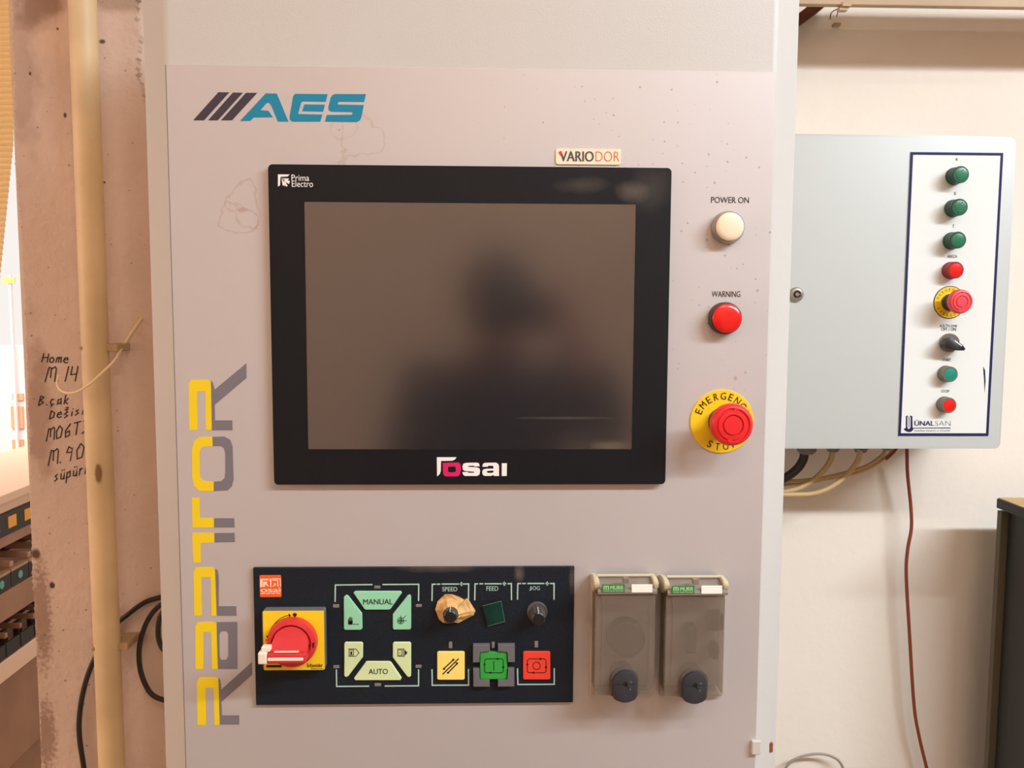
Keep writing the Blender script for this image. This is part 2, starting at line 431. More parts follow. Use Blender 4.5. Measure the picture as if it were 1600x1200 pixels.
# ------------------------------------------------------------------ setting
YW = 0.746
b = NB(); box(b, -0.62, 6.4, YW, YW+0.2, 0, 3.7); struct('wall_back', b, M['wall'])
b = NB(); box(b, -4.5, 6.6, -3.4, 6.0, -0.1, 0); struct('floor', b, M['floor'])
b = NB(); box(b, -4.5, 6.6, -3.4, 2.2, 3.7, 3.8); struct('ceiling', b, M['ceil'])
b = NB(); box(b, -4.5, 6.6, -3.4, -3.1, 0, 3.7); struct('wall_front', b, M['roomwall'])
b = NB(); box(b, 6.4, 6.6, -3.1, YW, 0, 3.7); struct('wall_right', b, M['wall'])
b = NB()
for q in ((-3.1, -2.0, 0, 3.7), (-0.4, 0.9, 0, 3.7), (-2.0, -0.4, 0, 1.1), (-2.0, -0.4, 2.6, 3.7)): box(b, -4.5, -4.3, *q)
struct('wall_side', b, M['roomwall'])
b = NB(); ring = [(-2.0, 1.1), (-0.4, 1.1), (-0.4, 2.6), (-2.0, 2.6)]
for y0, y1, z0, z1 in ((-2.0, -1.94, 1.1, 2.6), (-0.46, -0.4, 1.1, 2.6), (-1.94, -0.46, 1.1, 1.16), (-1.94, -0.46, 2.54, 2.6)): box(b, -4.44, -4.36, y0, y1, z0, z1)
struct('added_side_window', b, M['fix'])  # made-up frame added around the side fill, out of view
# left pillar: plaster coat with ragged edges over a core
def ragged(line, step, amp, jag=1.0):
    out = []
    for (a, b_) in zip(line, line[1:]):
        n = max(1, int(abs(b_[1]-a[1])/step))
        for i in range(n):
            t = i/n
            out.append((a[0]+(b_[0]-a[0])*t+random.gauss(0, amp), a[1]+(b_[1]-a[1])*t))
    out.append(line[-1]); return out
left_edge = ragged([(17, -120), (19, 0), (22, 100), (24, 250), (31, 330), (36, 400), (44, 600), (48, 760), (50, 880), (56, 1000), (64, 1130), (66, 1400)], 2.6, 0.85)
right_edge = ragged([(262, 1400), (262, 200), (225, 160), (222, 140), (213, 118), (215, 80), (219, 55), (211, 30), (212, 0), (212, -120)], 3, 1.3)
b = NB(); prism(b, pts(left_edge+right_edge, YP), YP, YP+0.016)
wl = struct('wall_left', b, M['leftwall'])
lx = P(36, 0, YP)[0]
b = NB(); box(b, -0.745, -0.45, YP+0.016, YW, 0, 3.7); lab(struct('plaster_core', b, M['core'], wl), 'pale bare plaster showing along the cracked edge')
# handwriting on the pillar
GL = {'H': [[(0, 0), (.05, 1)], [(0, .5), (.6, .55)], [(.6, 0), (.62, 1)]], 'o': [[(.3, .62), (.05, .4), (.1, .05), (.4, 0), (.55, .3), (.3, .62)]], 'm': [[(0, 0), (.05, .6)], [(.05, .5), (.25, .62), (.3, 0)], [(.3, .45), (.5, .6), (.58, 0)]],
 'e': [[(.05, .35), (.5, .38), (.4, .62), (.12, .55), (.03, .2), (.3, 0), (.55, .1)]], 'M': [[(0, 0), (.12, .95), (.3, .9), (.34, .25)], [(.34, .85), (.55, .98), (.66, .85), (.7, 0)]], '.': [[(.1, 0), (.14, .1)]], '1': [[(.2, 0), (.28, 1)]], '4': [[(.1, 1), (.08, .45), (.5, .5)], [(.5, 1), (.48, 0)]],
 'B': [[(0, 0), (.05, 1)], [(.05, 1), (.45, .85), (.1, .55), (.5, .3), (0, 0)]], 'c': [[(.45, .55), (.15, .6), (.05, .25), (.25, 0), (.5, .1)], [(.25, 0), (.2, -.2)]], 'a': [[(.45, .6), (.1, .5), (.1, .05), (.42, .2), (.45, .6), (.5, 0)]], 'k': [[(.05, 0), (.1, 1)], [(.45, .6), (.1, .3), (.5, 0)]],
 'D': [[(0, 0), (.08, .9)], [(.08, .9), (.5, .6), (.45, .15), (0, 0)]], 'g': [[(.45, .8), (.1, .8), (.4, .5), (.1, .35), (.45, .1), (.1, -.1)], [(.1, 1.05), (.3, .95), (.45, 1.05)]], 'i': [[(.1, 0), (.14, .5)], [(.16, .72), (.2, .8)]], 's': [[(.4, .6), (.1, .5), (.4, .2), (.05, .02)]], '0': [[(.3, 1), (.05, .6), (.15, .05), (.5, .1), (.58, .7), (.3, 1)]],
 '6': [[(.5, 1), (.1, .5), (.15, .03), (.5, .1), (.45, .45), (.12, .35)]], 'T': [[(0, .95), (.65, 1)], [(.35, .98), (.3, 0)]], '3': [[(.05, .95), (.5, .9), (.2, .55), (.5, .3), (.05, .02)]], '9': [[(.5, .75), (.2, .95), (.08, .6), (.45, .55), (.5, .8), (.42, 0)]], 'u': [[(.05, .6), (.08, .1), (.4, .05), (.48, .6), (.52, 0)], [(.12, .82), (.16, .9)], [(.38, .82), (.42, .9)]],
 'p': [[(.05, .6), (0, -.4)], [(.03, .5), (.4, .6), (.45, .15), (.05, .05)]], 'r': [[(.05, 0), (.1, .6)], [(.08, .4), (.25, .6), (.45, .55)]]}
b = NB()
hw = [('Home', 65, 566, 44, 14, -2), ('M.14', 70, 597, 54, 24, 1), ('B.cak', 60, 634, 50, 15, 3), ('Degisim', 77, 655, 68, 14, 8), ('M06T3', 72, 690, 70, 20, 12), ('M.90', 75, 728, 60, 24, 12), ('supurm', 84, 753, 60, 17, 14)]
for word, u0, v0, wd, ht, rot in hw:
    adv = [0.45 if ch in '.1i' else 0.8 for ch in word]; tot = sum(adv); xx = 0
    for ch, ad in zip(word, adv):
        for ln in GL[ch]:
            q = []
            for gx, gy in ln:
                a_ = (xx+gx*(ad/0.8 if ch not in '.1i' else 1))/tot*wd; h_ = gy*ht+0.15*random.random()
                a_ += 0.18*h_
                r_ = math.radians(rot); q.append(P(u0+a_*math.cos(r_)-h_*math.sin(r_)*0.3, v0-a_*math.sin(r_)-h_, YP-0.0006))
            stroke(b, q, px(1.6, YP), YP-0.0006, YP+0.0005)
        xx += ad
stuff(obj('handwriting', b, M['ink'], wl))

# ------------------------------------------------------------------ control cabinet
X0, X1 = -0.2866, 0.2660; CH = 0.0312
cabinet = thing('control_cabinet', 'tall pale grey metal control cabinet with silver front panel in the middle', 'cabinet', (0, 0.35, 0))
YC = 0.0012
def cab_outline(z, bm):
    p = [(X0-CH, YC+CH), (X0, YC), (X1, YC), (X1+CH, YC+CH), (X1+CH, 0.72), (X0-CH, 0.72)]
    return [bm.verts.new((x, y, z)) for x, y in p]
b = NB()
A = cab_outline(0.12, b); B = cab_outline(1.93, b)
for i in range(6): b.faces.new((A[i], A[(i+1) % 6], B[(i+1) % 6], B[i]))
b.faces.new(A); b.faces.new(B)
ve = [e for e in b.edges if abs(e.verts[0].co.z-e.verts[1].co.z) > 1 and e.verts[0].co.y < 0.1]
bmesh.ops.bevel(b, geom=ve, offset=0.004, segments=4, affect='EDGES', profile=0.5)
obj('cabinet_body', b, M['cab'], cabinet, smooth=True, auto=30)
b = NB(); box(b, X0-CH+0.02, X1+CH-0.02, 0.05, 0.70, 0, 0.12); lab(obj('plinth', b, M['mdark'], cabinet), 'dark plinth under the cabinet')
ZT = P(259, 101)[1]; ZT = (P(259, 101)[1]+P(1213, 112)[1])/2
b = NB(); box(b, X0+0.0004, X1-0.0002, 0, YC, 0.80, ZT, 0.0003, 1)
panel = obj('front_panel', b, M['panel'], cabinet); lab(panel, 'silver front panel sheet with printed logos')
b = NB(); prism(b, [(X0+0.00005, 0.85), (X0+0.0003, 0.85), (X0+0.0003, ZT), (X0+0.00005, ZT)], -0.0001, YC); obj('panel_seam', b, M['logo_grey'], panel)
# AES print
YT = -0.0002
def polyset(name, polys, m, parent, y, s, off, th=0.00025):
    for p in polys:
        b = NB(); prism(b, pts(p, y, s, off), y, y+th); obj(name, b, m, parent)
polyset('logo_stripe', [[(247, 432), (405, 256), (473, 257), (315, 432)], [(340, 432), (496, 258), (558, 259), (401, 432)], [(421, 432), (577, 260), (648, 260), (490, 432)]], M['logo_dark'], panel, YT, 4, (240, 80))
polyset('logo_letter', [
 [(540, 436), (700, 264), (770, 264), (843, 440), (776, 440), (736, 342), (722, 322), (706, 324), (668, 368), (718, 372), (746, 413), (625, 414), (604, 436)],
 [(885, 266), (1088, 268), (1076, 316), (930, 314), (922, 322), (903, 392), (1055, 396), (1042, 440), (868, 440), (851, 428), (850, 408), (872, 280)],
 [(942, 332), (1071, 334), (1060, 378), (928, 375)],
 [(1135, 267), (1328, 268), (1315, 317), (1158, 316), (1150, 324), (1154, 333), (1314, 336), (1298, 415), (1289, 433), (1268, 443), (1071, 440), (1082, 398), (1238, 397), (1245, 388), (1240, 381), (1108, 378), (1094, 368), (1092, 350), (1106, 292), (1116, 275)]], M['teal'], panel, YT, 4, (240, 80))
rs, ro = 1.935, (260, 540)
yel = [[(69, 255), (67, 116), (75, 103), (128, 103), (134, 110), (137, 255), (119, 255), (118, 138), (92, 138), (94, 255)],
 [(139, 275), (100, 276), (84, 288), (77, 312), (78, 400), (84, 425), (100, 440), (143, 440), (143, 411), (115, 410), (104, 402), (101, 390), (100, 325), (103, 312), (112, 305), (140, 304)],
 [(77, 460), (100, 460), (101, 521), (143, 521), (144, 550), (79, 550)],
 [(78, 566), (144, 566), (145, 595), (103, 597), (104, 656), (81, 656)],
 [(84, 817), (82, 685), (90, 670), (138, 669), (147, 677), (152, 817), (136, 817), (134, 700), (105, 700), (107, 817)],
 [(88, 978), (87, 850), (95, 836), (143, 835), (151, 842), (155, 978), (138, 978), (135, 866), (111, 866), (112, 978)],
 [(94, 1147), (92, 1015), (100, 1003), (152, 1002), (158, 1010), (160, 1147), (145, 1147), (143, 1035), (118, 1035), (120, 1147)]]
gry = [[(135, 106), (140, 112), (145, 128), (146, 133), (242, 53), (242, 98), (146, 179), (147, 226), (199, 226), (200, 256), (138, 256)],
 [(139, 276), (175, 275), (193, 285), (200, 305), (203, 405), (198, 425), (185, 438), (143, 440), (143, 411), (165, 410), (176, 400), (178, 385), (178, 325), (174, 310), (165, 304), (140, 304)],
 [(144, 522), (205, 522), (206, 550), (144, 550)], [(145, 567), (206, 566), (207, 594), (146, 595)],
 [(147, 674), (155, 680), (158, 700), (158, 788), (211, 788), (212, 817), (152, 817)],
 [(152, 836), (214, 835), (215, 978), (187, 978), (187, 872), (182, 864), (165, 864), (160, 875), (161, 978), (156, 978)], [(161, 940), (165, 950), (180, 950), (187, 940), (187, 978), (161, 978)],
 [(157, 1005), (163, 1012), (166, 1040), (258, 957), (259, 995), (166, 1078), (168, 1118), (220, 1118), (220, 1146), (162, 1146)]]
polyset('yellow_letter', yel, M['logo_yellow'], panel, YT, rs, ro)
polyset('grey_letter', gry, M['logo_grey'], panel, YT-0.00004, rs, ro)
b = NB(); textpx(b, 'POWER ON', 1111, 308, 1170.5, 317, YT, bold=0.006); stuff(obj('printed_caption', b, M['black'], panel))
b = NB(); textpx(b, 'WARNING', 1112, 455, 1157, 464, YT, bold=0.006); stuff(obj('printed_caption', b, M['black'], panel))
x, z = P(1178, 1166); b = NB(); box(b, x-0.003, x+0.006, -0.004, 0.0004, z-0.007, z+0.007, 0.001)
obj('catch_plate', b, M['cab'], cabinet)
p0 = P(1203, 1166, 0.025); b = NB(); box(b, p0[0]-0.0022, p0[0]+0.0022, 0.0245-0.003, 0.029, p0[1]-0.005, p0[1]+0.005, 0.0008); obj('rust_chip', b, M['rust'], cabinet)

# ------------------------------------------------------------------ touch monitor
mon = thing('touch_monitor', 'black framed touch screen built into the silver control cabinet', 'monitor', (0, 0, 1.48))
YB = -0.006
x0, z0, x1, z1 = quad_rect([(418, 256), (1051, 263), (1038, 757), (429, 757)], YB)
sx0, sz0, sx1, sz1 = quad_rect([(474, 315.5), (994, 319), (987, 701), (482.6, 703)], YB)
b = NB()
def ring_frame(b, o, i, y0, y1):
    n = len(o)
    fo = [b.verts.new((x, y0, z)) for x, z in o]; fi = [b.verts.new((x, y0, z)) for x, z in i]
    bo = [b.verts.new((x, y1, z)) for x, z in o]; bi = [b.verts.new((x, y1, z)) for x, z in i]
    for k in range(n):
        j = (k+1) % n
        b.faces.new((fo[k], fo[j], fi[j], fi[k])); b.faces.new((fo[j], fo[k], bo[k], bo[j]))
        b.faces.new((fi[k], fi[j], bi[j], bi[k])); b.faces.new((bo[k], bi[k], bi[j], bo[j]))
ring_frame(b, rrect(x0, z0, x1, z1, 0.004), rrect(sx0, sz0, sx1, sz1, 0.0008), YB, -0.0003)
obj('bezel', b, M['bezel'], mon)
b = NB(); box(b, sx0+0.00005, sx1-0.00005, YB+0.0006, -0.001, sz0+0.00005, sz1-0.00005); obj('screen', b, M['screen'], mon)
YL = YB-0.0002
# maker's mark, upper left: corner bracket with three feathers
b = NB()
for p in ([(777, 770), (850, 770), (838, 783), (793, 785), (790, 838), (777, 846)], [(800, 793), (848, 796), (838, 806), (818, 803)], [(800, 793), (852, 812), (846, 830), (815, 812)], [(800, 795), (812, 800), (838, 842), (828, 846)], [(800, 793), (812, 812), (822, 842), (806, 838)]):
    prism(b, pts(p, YL, 4, (240, 80)), YL, YL+0.0002)
textpx(b, 'Prima', 455.5, 273, 483, 282.5, YL); textpx(b, 'Electro', 456, 282.5, 489, 292, YL)
stuff(obj('maker_print', b, M['white'], mon))
b = NB()
zs, zo = 6.154, (640, 640)
for p in ([(262, 458), (450, 458), (436, 480), (410, 492), (302, 494), (300, 590), (290, 620), (264, 642)],
          [(545, 512), (650, 510), (668, 520), (674, 545), (622, 548), (618, 540), (566, 540), (564, 550), (650, 556), (672, 566), (678, 590), (672, 624), (650, 638), (530, 638), (512, 622), (508, 600), (560, 600), (566, 608), (618, 608), (622, 598), (530, 590), (512, 578), (508, 545), (518, 520)],
          [(720, 512), (830, 510), (852, 522), (860, 545), (860, 638), (810, 638), (808, 628), (780, 638), (720, 638), (702, 624), (698, 596), (708, 576), (740, 568), (806, 568), (806, 548), (798, 540), (756, 540), (750, 550), (700, 550), (704, 525)],
          [(886, 516), (936, 516), (934, 638), (886, 638)]):
    prism(b, pts(p, YL, zs, zo), YL, YL+0.0002)
stuff(obj('screen_logo', b, M['white'], mon))
b = NB()
prism(b, pts([(318, 512), (470, 508), (490, 525), (494, 580), (485, 625), (460, 642), (345, 642), (325, 625), (320, 580)], YL, zs, zo), YL, YL+0.0002)
obj('logo_letter', b, M['magenta'], mon)
b = NB()
prism(b, pts([(370, 550), (430, 546), (444, 556), (444, 592), (432, 602), (380, 602), (370, 592)], YL-0.0001, zs, zo), YL-0.0001, YL)
obj('logo_letter_hole', b, M['bezel'], mon)
b = NB()
prism(b, pts([(745, 590), (806, 585), (806, 600), (796, 608), (752, 608), (745, 602)], YL-0.0001, zs, zo), YL-0.0001, YL)
obj('logo_letter_hole', b, M['bezel'], mon)

# name badge
bd = thing('name_badge', 'small cream name badge stuck above the black touch screen', 'sticker', (P(919, 244)[0], 0, P(919, 244)[1]))
x0, z0, x1, z1 = quad_rect([(868.5, 232), (970.5, 232.5), (970, 257), (869, 257)], -0.0012)
b = NB(); prism(b, rrect(x0, z0, x1, z1, 0.0018), -0.0012, 0, 0.0004); obj('badge_plate', b, M['badge'], bd)
b = NB(); textpx(b, 'VARIO', 874.5, 236.5, 928, 252, -0.0014, bold=0.025); stuff(obj('bold_lettering', b, M['badgegrey'], bd))
b = NB(); textpx(b, 'DOR', 930.5, 237, 968, 252, -0.0014, bold=-0.018); stuff(obj('thin_lettering', b, M['badgered'], bd))
b = NB(); prism(b, pts([(218, 248), (258, 248), (240, 290)], -0.0016, 6.667, (840, 200)), -0.0016, -0.0014); obj('red_corner', b, M['badgered'], bd)

# pilot lamps on the cabinet
def pilot(name, label, fc, bc, rl, rc, h, lens, y0=0.0, group=None, collar='collar', dome=0.0015, n=40):
    """fc: pixel of the lens face centre (at depth y0-h); collar from the panel up"""
    x, z = P(*fc, y0-h)
    t = thing(name, label, 'lamp' if 'lamp' in name else 'button', (x, y0, z), group)
    r1 = px(rl, y0-h); r2 = px(rc, y0-h*0.6)
    b = NB(); lathe(b, x, z, [(r2, y0), (r2, y0-h*0.45), (r2*0.97, y0-h*0.55), (r1*1.08, y0-h*0.72), (r1*1.06, y0-h*0.85), (r1*0.9, y0-h*0.8), (0, y0-h*0.8)], n)
    obj('collar', b, M[collar], t, smooth=True, auto=30)
    b = NB(); lathe(b, x, z, [(r1*0.99, y0-h*0.8), (r1, y0-h*0.93), (r1*0.95, y0-h), (r1*0.7, y0-h-dome*0.6), (r1*0.35, y0-h-dome*0.95), (0, y0-h-dome)], n)
    obj('lens', b, M[lens], t, smooth=True, auto=60)
    return t
pilot('pilot_lamp', 'white power indicator lamp with metal rim on the silver panel', (1141, 354), None, 22, 25.5, 0.011, 'lensw', collar='chrome')
pilot('pilot_lamp', 'larger red warning lamp on the silver panel, below the white one', (1136, 497.5), None, 23, 25.5, 0.011, 'lensr')

def estop(name, label, dc, dr, hc, hr, cr, h, y0, ring, n=48, red='ered'):
    x, z = P(*dc, y0-0.001); t = thing(name, label, 'button', (x, y0, z))
    R_ = px(dr, y0)
    b = NB(); lathe(b, x, z, [(R_, y0), (R_, y0-0.0008), (R_*0.99, y0-0.0012), (0, y0-0.0012)], 64)
    obj('legend_disc', b, M['eyellow'], t, smooth=True, auto=30)
    if ring:
        b = NB(); lathe(b, x, z, [(R_*1.05, y0), (R_*1.05, y0-0.0007), (R_*0.9, y0-0.0007)], 64); obj('disc_rim', b, M['collar'], t)
    hx, hz = P(*hc, y0-h); rh = px(hr, y0-h); rc = px(cr, y0-0.01)
    cx_, cz_ = x, z
    b = NB(); lathe(b, cx_, cz_, [(rc*1.12, y0-0.001), (rc*1.12, y0-0.006), (rc, y0-0.007), (rc*0.98, y0-h*0.62)], n, ridge=lambda i, k: 1.02 if (i % 4 < 2 and k > 1) else 1.0)
    obj('collar', b, M['collar'], t)
    b = NB(); g = 0.0012
    prof = [(rc*0.9, y0-h*0.45), (rc*0.98, y0-h*0.55), (rh*0.86, y0-h*0.68), (rh*0.98, y0-h*0.76), (rh, y0-h*0.84), (rh*0.97, y0-h*0.92), (rh*0.88, y0-h*0.985), (rh*0.80, y0-h), (rh*0.78, y0-h+g), (rh*0.70, y0-h+g), (rh*0.68, y0-h-0.0002), (rh*0.50, y0-h-0.0006), (rh*0.48, y0-h+g*0.9), (rh*0.44, y0-h+g*0.9), (rh*0.42, y0-h-0.0007), (0, y0-h-0.0009)]
    lathe(b, hx, hz, prof, 64)
    # lean of the head over the collar stays on the axis: the stem is shared
    hd = obj('mushroom_head', b, M[red], t, smooth=True, auto=25)
    for a0 in (80, 260):
        b = NB(); a = math.radians(a0); c_, s_ = math.cos(a), math.sin(a)
        q = [(hx+c_*rh*rr+s_*ww*rh, hz+s_*rh*rr-c_*ww*rh) for rr, ww in ((0.81, 0.1), (0.81, -0.1), (0.67, -0.1), (0.67, 0.1))]
        prism(b, q, y0-h-0.0003, y0-h+g)
        obj('arrow_gap', b, M[red], hd)
    return t, x, z, R_
t, x, z, R_ = estop('emergency_stop', 'large red emergency stop mushroom on yellow legend, on the silver panel', (1128, 658.5), 50.6, (1145.5, 664.5), 34.5, 20, 0.036, 0.0, False)
def arc_text(t, s, x, z, rad, size, a0, step, y, m, up=True, bold=0.01):
    b = NB()
    for i, ch in enumerate(s):
        a = math.radians(a0+step*i)
        lx_, lz_ = x+rad*math.cos(a), z+rad*math.sin(a)
        wv = size*(0.62 if ch not in 'MGOCNW' else 0.8)
        if ch == 'I': wv = size*0.2
        text(b, ch, lx_-wv/2, lz_-size/2, lx_+wv/2, lz_+size/2, y, bold=bold, rot=(a-math.pi/2) if up else (a+math.pi/2))
    return stuff(obj('legend_lettering', b, m, t))
arc_text(t, 'EMERGENCY', x, z, R_*0.80, 0.0066, 157, -17.2, -0.0014, M['black'])
arc_text(t, 'STOP', x, z, R_*0.80, 0.0066, -117, 18.5, -0.0014, M['black'], up=False)

# ------------------------------------------------------------------ operator panel
op = thing('operator_panel', 'dark navy operator panel with coloured keys under the touch screen', 'control panel', (P(646, 994)[0], 0, P(646, 994)[1]))
YO = -0.0035
x0, z0, x1, z1 = quad_rect([(395, 888), (897, 884), (896, 1098), (400, 1102)], YO)
b = NB(); box(b, x0, x1, YO, -0.0003, z0, z1, 0.0007, 2); obj('face_plate', b, M['navy'], op)
YOT = YO-0.0002
o6, o7 = (380, 870), (640, 870)
b = NB(); wln = px(2.0)
for off, lines in ((o6, [[(718, 352), (720, 221), (1010, 217)], [(1088, 217), (1371, 215), (1370, 345)], [(728, 880), (730, 1013), (985, 1011)], [(1105, 1010), (1370, 1008), (1370, 880)]]),
                   (o7, [[(175, 345), (177, 215), (205, 214)], [(212, 214), (240, 214)], [(250, 213), (385, 213)], [(390, 213), (420, 212)], [(405, 197), (405, 228)], [(422, 213), (461, 212), (460, 335)],
                         [(509, 340), (511, 212), (535, 211)], [(545, 211), (575, 211)], [(585, 211), (718, 211)], [(725, 210), (755, 210)], [(740, 195), (740, 226)], [(765, 211), (795, 210), (796, 338)],
                         [(843, 335), (845, 210), (872, 209)], [(880, 209), (908, 209)], [(920, 209), (1052, 209)], [(1060, 209), (1090, 209)], [(1075, 194), (1075, 225)], [(1097, 209), (1129, 209), (1128, 335)],
                         [(175, 880), (177, 1004), (461, 1003), (460, 878)], [(843, 872), (846, 998), (1130, 996), (1130, 870)]])):
    for ln in lines: stroke(b, pts(ln, YOT, 5, off), wln, YOT, YOT+0.0002)
textpx(b, 'SPEED', 691, 917, 714.5, 924, YOT, bold=0.006); textpx(b, 'FEED', 760, 916, 778.5, 923, YOT, bold=0.006); textpx(b, 'J', 826.5, 916.2, 830.5, 922.6, YOT, bold=0.01); textpx(b, 'OG', 832, 916, 843.5, 922, YOT, bold=0.006)
stuff(obj('printed_brackets', b, M['line'], op))
for off, c, w_, h_ in [(o6, (1048, 236), 48, 24), (o6, (726, 383), 50, 28), (o6, (1372, 380), 48, 24), (o6, (728, 858), 48, 26), (o6, (1370, 855), 48, 26), (o6, (1052, 998), 52, 26), (o7, (320, 688), 28, 54), (o7, (653, 688), 24, 54), (o7, (990, 682), 28, 54)]:
    x, z = P(off[0]+c[0]/5, off[1]+c[1]/5, YO); hw_, hh_ = px(w_/10), px(h_/10)
    b = NB(); box(b, x-hw_, x+hw_, YO-0.0006, YO, z-hh_, z+hh_, 0.0003, 1); obj('indicator_light', b, M['led'], op)
YK = YO-0.0018
def key(name, poly, m, off, lbl=None, h=0.0018, bev=0.0007):
    b = NB(); prism(b, pts(poly, YO-h, 5, off), YO-h, YO, bev, 2)
    o = obj(name, b, M[m], op)
    if lbl: lab(o, lbl)
    return o
kM = key('mode_key', [(860, 283), (874, 270), (1230, 270), (1239, 284), (1152, 408), (1140, 415), (955, 415), (945, 408)], 'mint', o6, 'mint key reading MANUAL')
k1 = key('mode_key', [(785, 315), (803, 300), (820, 306), (928, 445), (930, 560), (918, 573), (795, 573), (785, 562)], 'mint', o6, 'mint key with a hand symbol')
k2 = key('mode_key', [(1168, 450), (1285, 303), (1300, 297), (1311, 310), (1311, 560), (1300, 571), (1178, 571), (1168, 560)], 'mint', o6, 'mint key with a target symbol')
k3 = key('mode_key', [(788, 680), (798, 668), (925, 668), (935, 680), (934, 785), (820, 935), (800, 942), (788, 930)], 'pale', o6, 'pale green key with a framed arrow')
k4 = key('mode_key', [(1168, 680), (1178, 668), (1302, 668), (1311, 680), (1311, 930), (1300, 942), (1282, 938), (1168, 788)], 'pale', o6, 'pale green key with a solid arrow')
kA = key('mode_key', [(958, 822), (968, 819), (1140, 819), (1156, 827), (1237, 948), (1228, 966), (874, 967), (865, 950)], 'pale', o6, 'pale green key reading AUTO')
kY = key('square_key', [(215, 750), (225, 741), (420, 741), (430, 750), (430, 955), (420, 963), (225, 963), (215, 955)], 'ykey', o7, 'yellow key with slanted strokes')
kG = key('square_key', [(550, 755), (560, 745), (752, 745), (763, 755), (763, 948), (752, 958), (560, 958), (550, 948)], 'gkey', o7, 'green start key', h=0.0035)
kR = key('square_key', [(886, 750), (896, 740), (1090, 740), (1100, 750), (1100, 952), (1090, 961), (896, 961), (886, 952)], 'rkey', o7, 'red stop key')
for p in ([(495, 690), (627, 688), (627, 740), (546, 742), (546, 825), (495, 828)], [(690, 688), (822, 688), (822, 825), (768, 825), (768, 741), (690, 740)],
          [(497, 880), (546, 878), (546, 962), (625, 963), (625, 1017), (498, 1017)], [(768, 878), (818, 876), (818, 1015), (690, 1017), (690, 963), (768, 962)]):
    key('key_guard', p, 'guard', o7, None, h=0.005, bev=0.0005)
def ptext(parent, s, r, y, off=None, **k):
    b = NB(); textpx(b, s, *r, y, **k); return stuff(obj('key_print', b, M['black'], parent))
ptext(kM, 'MANUAL', (567.5, 936, 613.5, 944.5), YK-0.0002, bold=0.008)
ptext(kA, 'AUTO', (576, 1045, 606, 1053.5), YK-0.0002, bold=0.008)
def lines(parent, name, ls, off, wd, y, extra=(), m='black'):
    b = NB()
    for ln in ls: stroke(b, pts(ln, y, 5, off), px(wd), y, y+0.0002)
    for p in extra: prism(b, pts(p, y, 5, off), y, y+0.0002)
    return stuff(obj(name, b, M[m], parent))
YKT = YK-0.0002
lines(k1, 'key_print', [[(823, 485), (823, 525)], [(832, 472), (832, 525)], [(841, 470), (841, 525)], [(850, 476), (850, 525)], [(860, 527), (878, 527)], [(883, 527), (901, 527)]], o6, 1.1, YKT, [[(819, 500), (856, 500), (854, 530), (822, 530)]])
def circ(cx_, cz_, r, n=20): return [(cx_+r*math.cos(2*math.pi*i/n), cz_+r*math.sin(2*math.pi*i/n)) for i in range(n+1)]
lines(k2, 'key_print', [circ(1230, 500, 24), circ(1230, 500, 12), [(1232, 460), (1232, 525)], [(1205, 500), (1276, 500)], [(1272, 460), (1250, 480)]], o6, 0.9, YKT)
lines(k3, 'key_print', [[(820, 720), (880, 720), (905, 750), (880, 778), (820, 778)], [(828, 728), (862, 728), (862, 770), (828, 770), (828, 728)]], o6, 0.9, YKT, [[(838, 740), (852, 740), (852, 764), (838, 764)]])
lines(k4, 'key_print', [[(1203, 720), (1260, 720)], [(1203, 778), (1260, 778)], [(1208, 728), (1240, 728), (1240, 770), (1208, 770), (1208, 728)], [(1215, 750), (1228, 750)], [(1252, 722), (1252, 776)]], o6, 0.9, YKT, [[(1260, 725), (1284, 750), (1260, 775)]])
lines(kY, 'key_print', [[(262, 880), (348, 800)], [(258, 918), (383, 796)], [(294, 912), (376, 830)]], o7, 1.9, YKT, [[(330, 800), (352, 796), (346, 815)], [(358, 826), (380, 826), (372, 846)], [(262, 866), (282, 880), (262, 884)], [(292, 898), (312, 910), (294, 914)]])
def loop(cx_): return [(cx_-62, 905), (cx_-72, 895), (cx_-72, 810), (cx_-60, 798), (cx_+62, 797), (cx_+74, 808), (cx_+74, 895), (cx_+64, 906), (cx_-62, 905)]
def loop_arrows(cx_): return [[(cx_+24, 788), (cx_+46, 798), (cx_+24, 808)], [(cx_+62, 858), (cx_+84, 858), (cx_+73, 878)], [(cx_-40, 905), (cx_-20, 895), (cx_-20, 916)], [(cx_-82, 846), (cx_-72, 828), (cx_-62, 846)]]
lines(kG, 'key_print', [loop(658), [(658, 815), (658, 890)]], o7, 1.2, YO-0.0037, loop_arrows(658))
lines(kR, 'key_print', [loop(992), circ(992, 852, 29)], o7, 1.2, YKT, loop_arrows(992))
# orange sticker
b = NB(); q = quad_rect([(405.5, 899), (439, 898.5), (440, 933), (406, 933)], YO-0.0006); prism(b, rrect(*q, 0.0012), YO-0.0006, YO); st = obj('orange_sticker', b, M['orange'], op)
b = NB(); ys = YO-0.0008; s3, o3 = 24, (395, 890)
for p in ([(275, 345), (600, 345), (575, 405), (370, 405), (365, 650), (275, 655)], [(385, 455), (560, 455), (520, 505), (600, 620), (560, 640), (460, 540), (450, 650), (385, 650)], [(625, 345), (700, 345), (695, 655), (650, 655), (650, 440), (625, 440)]):
    prism(b, pts(p, ys, s3, o3), ys, ys+0.0002)
for ln in ([(735, 400), (935, 410), (940, 640)], [(720, 350), (1030, 345), (1035, 640)], [(750, 640), (860, 530)], [(790, 530), (860, 530), (860, 600)]): stroke(b, pts(ln, ys, s3, o3), px(1.3), ys, ys+0.0002)
textpx(b, 'osai', 407, 918, 438.5, 925.5, ys, bold=0.05)
for k in range(4): prism(b, [P(407.5+k*8, 926.8, ys), P(414+k*8, 926.8, ys), P(414+k*8, 928, ys), P(407.5+k*8, 928, ys)], ys, ys+0.0002)
stuff(obj('sticker_print', b, M['peach'], st))
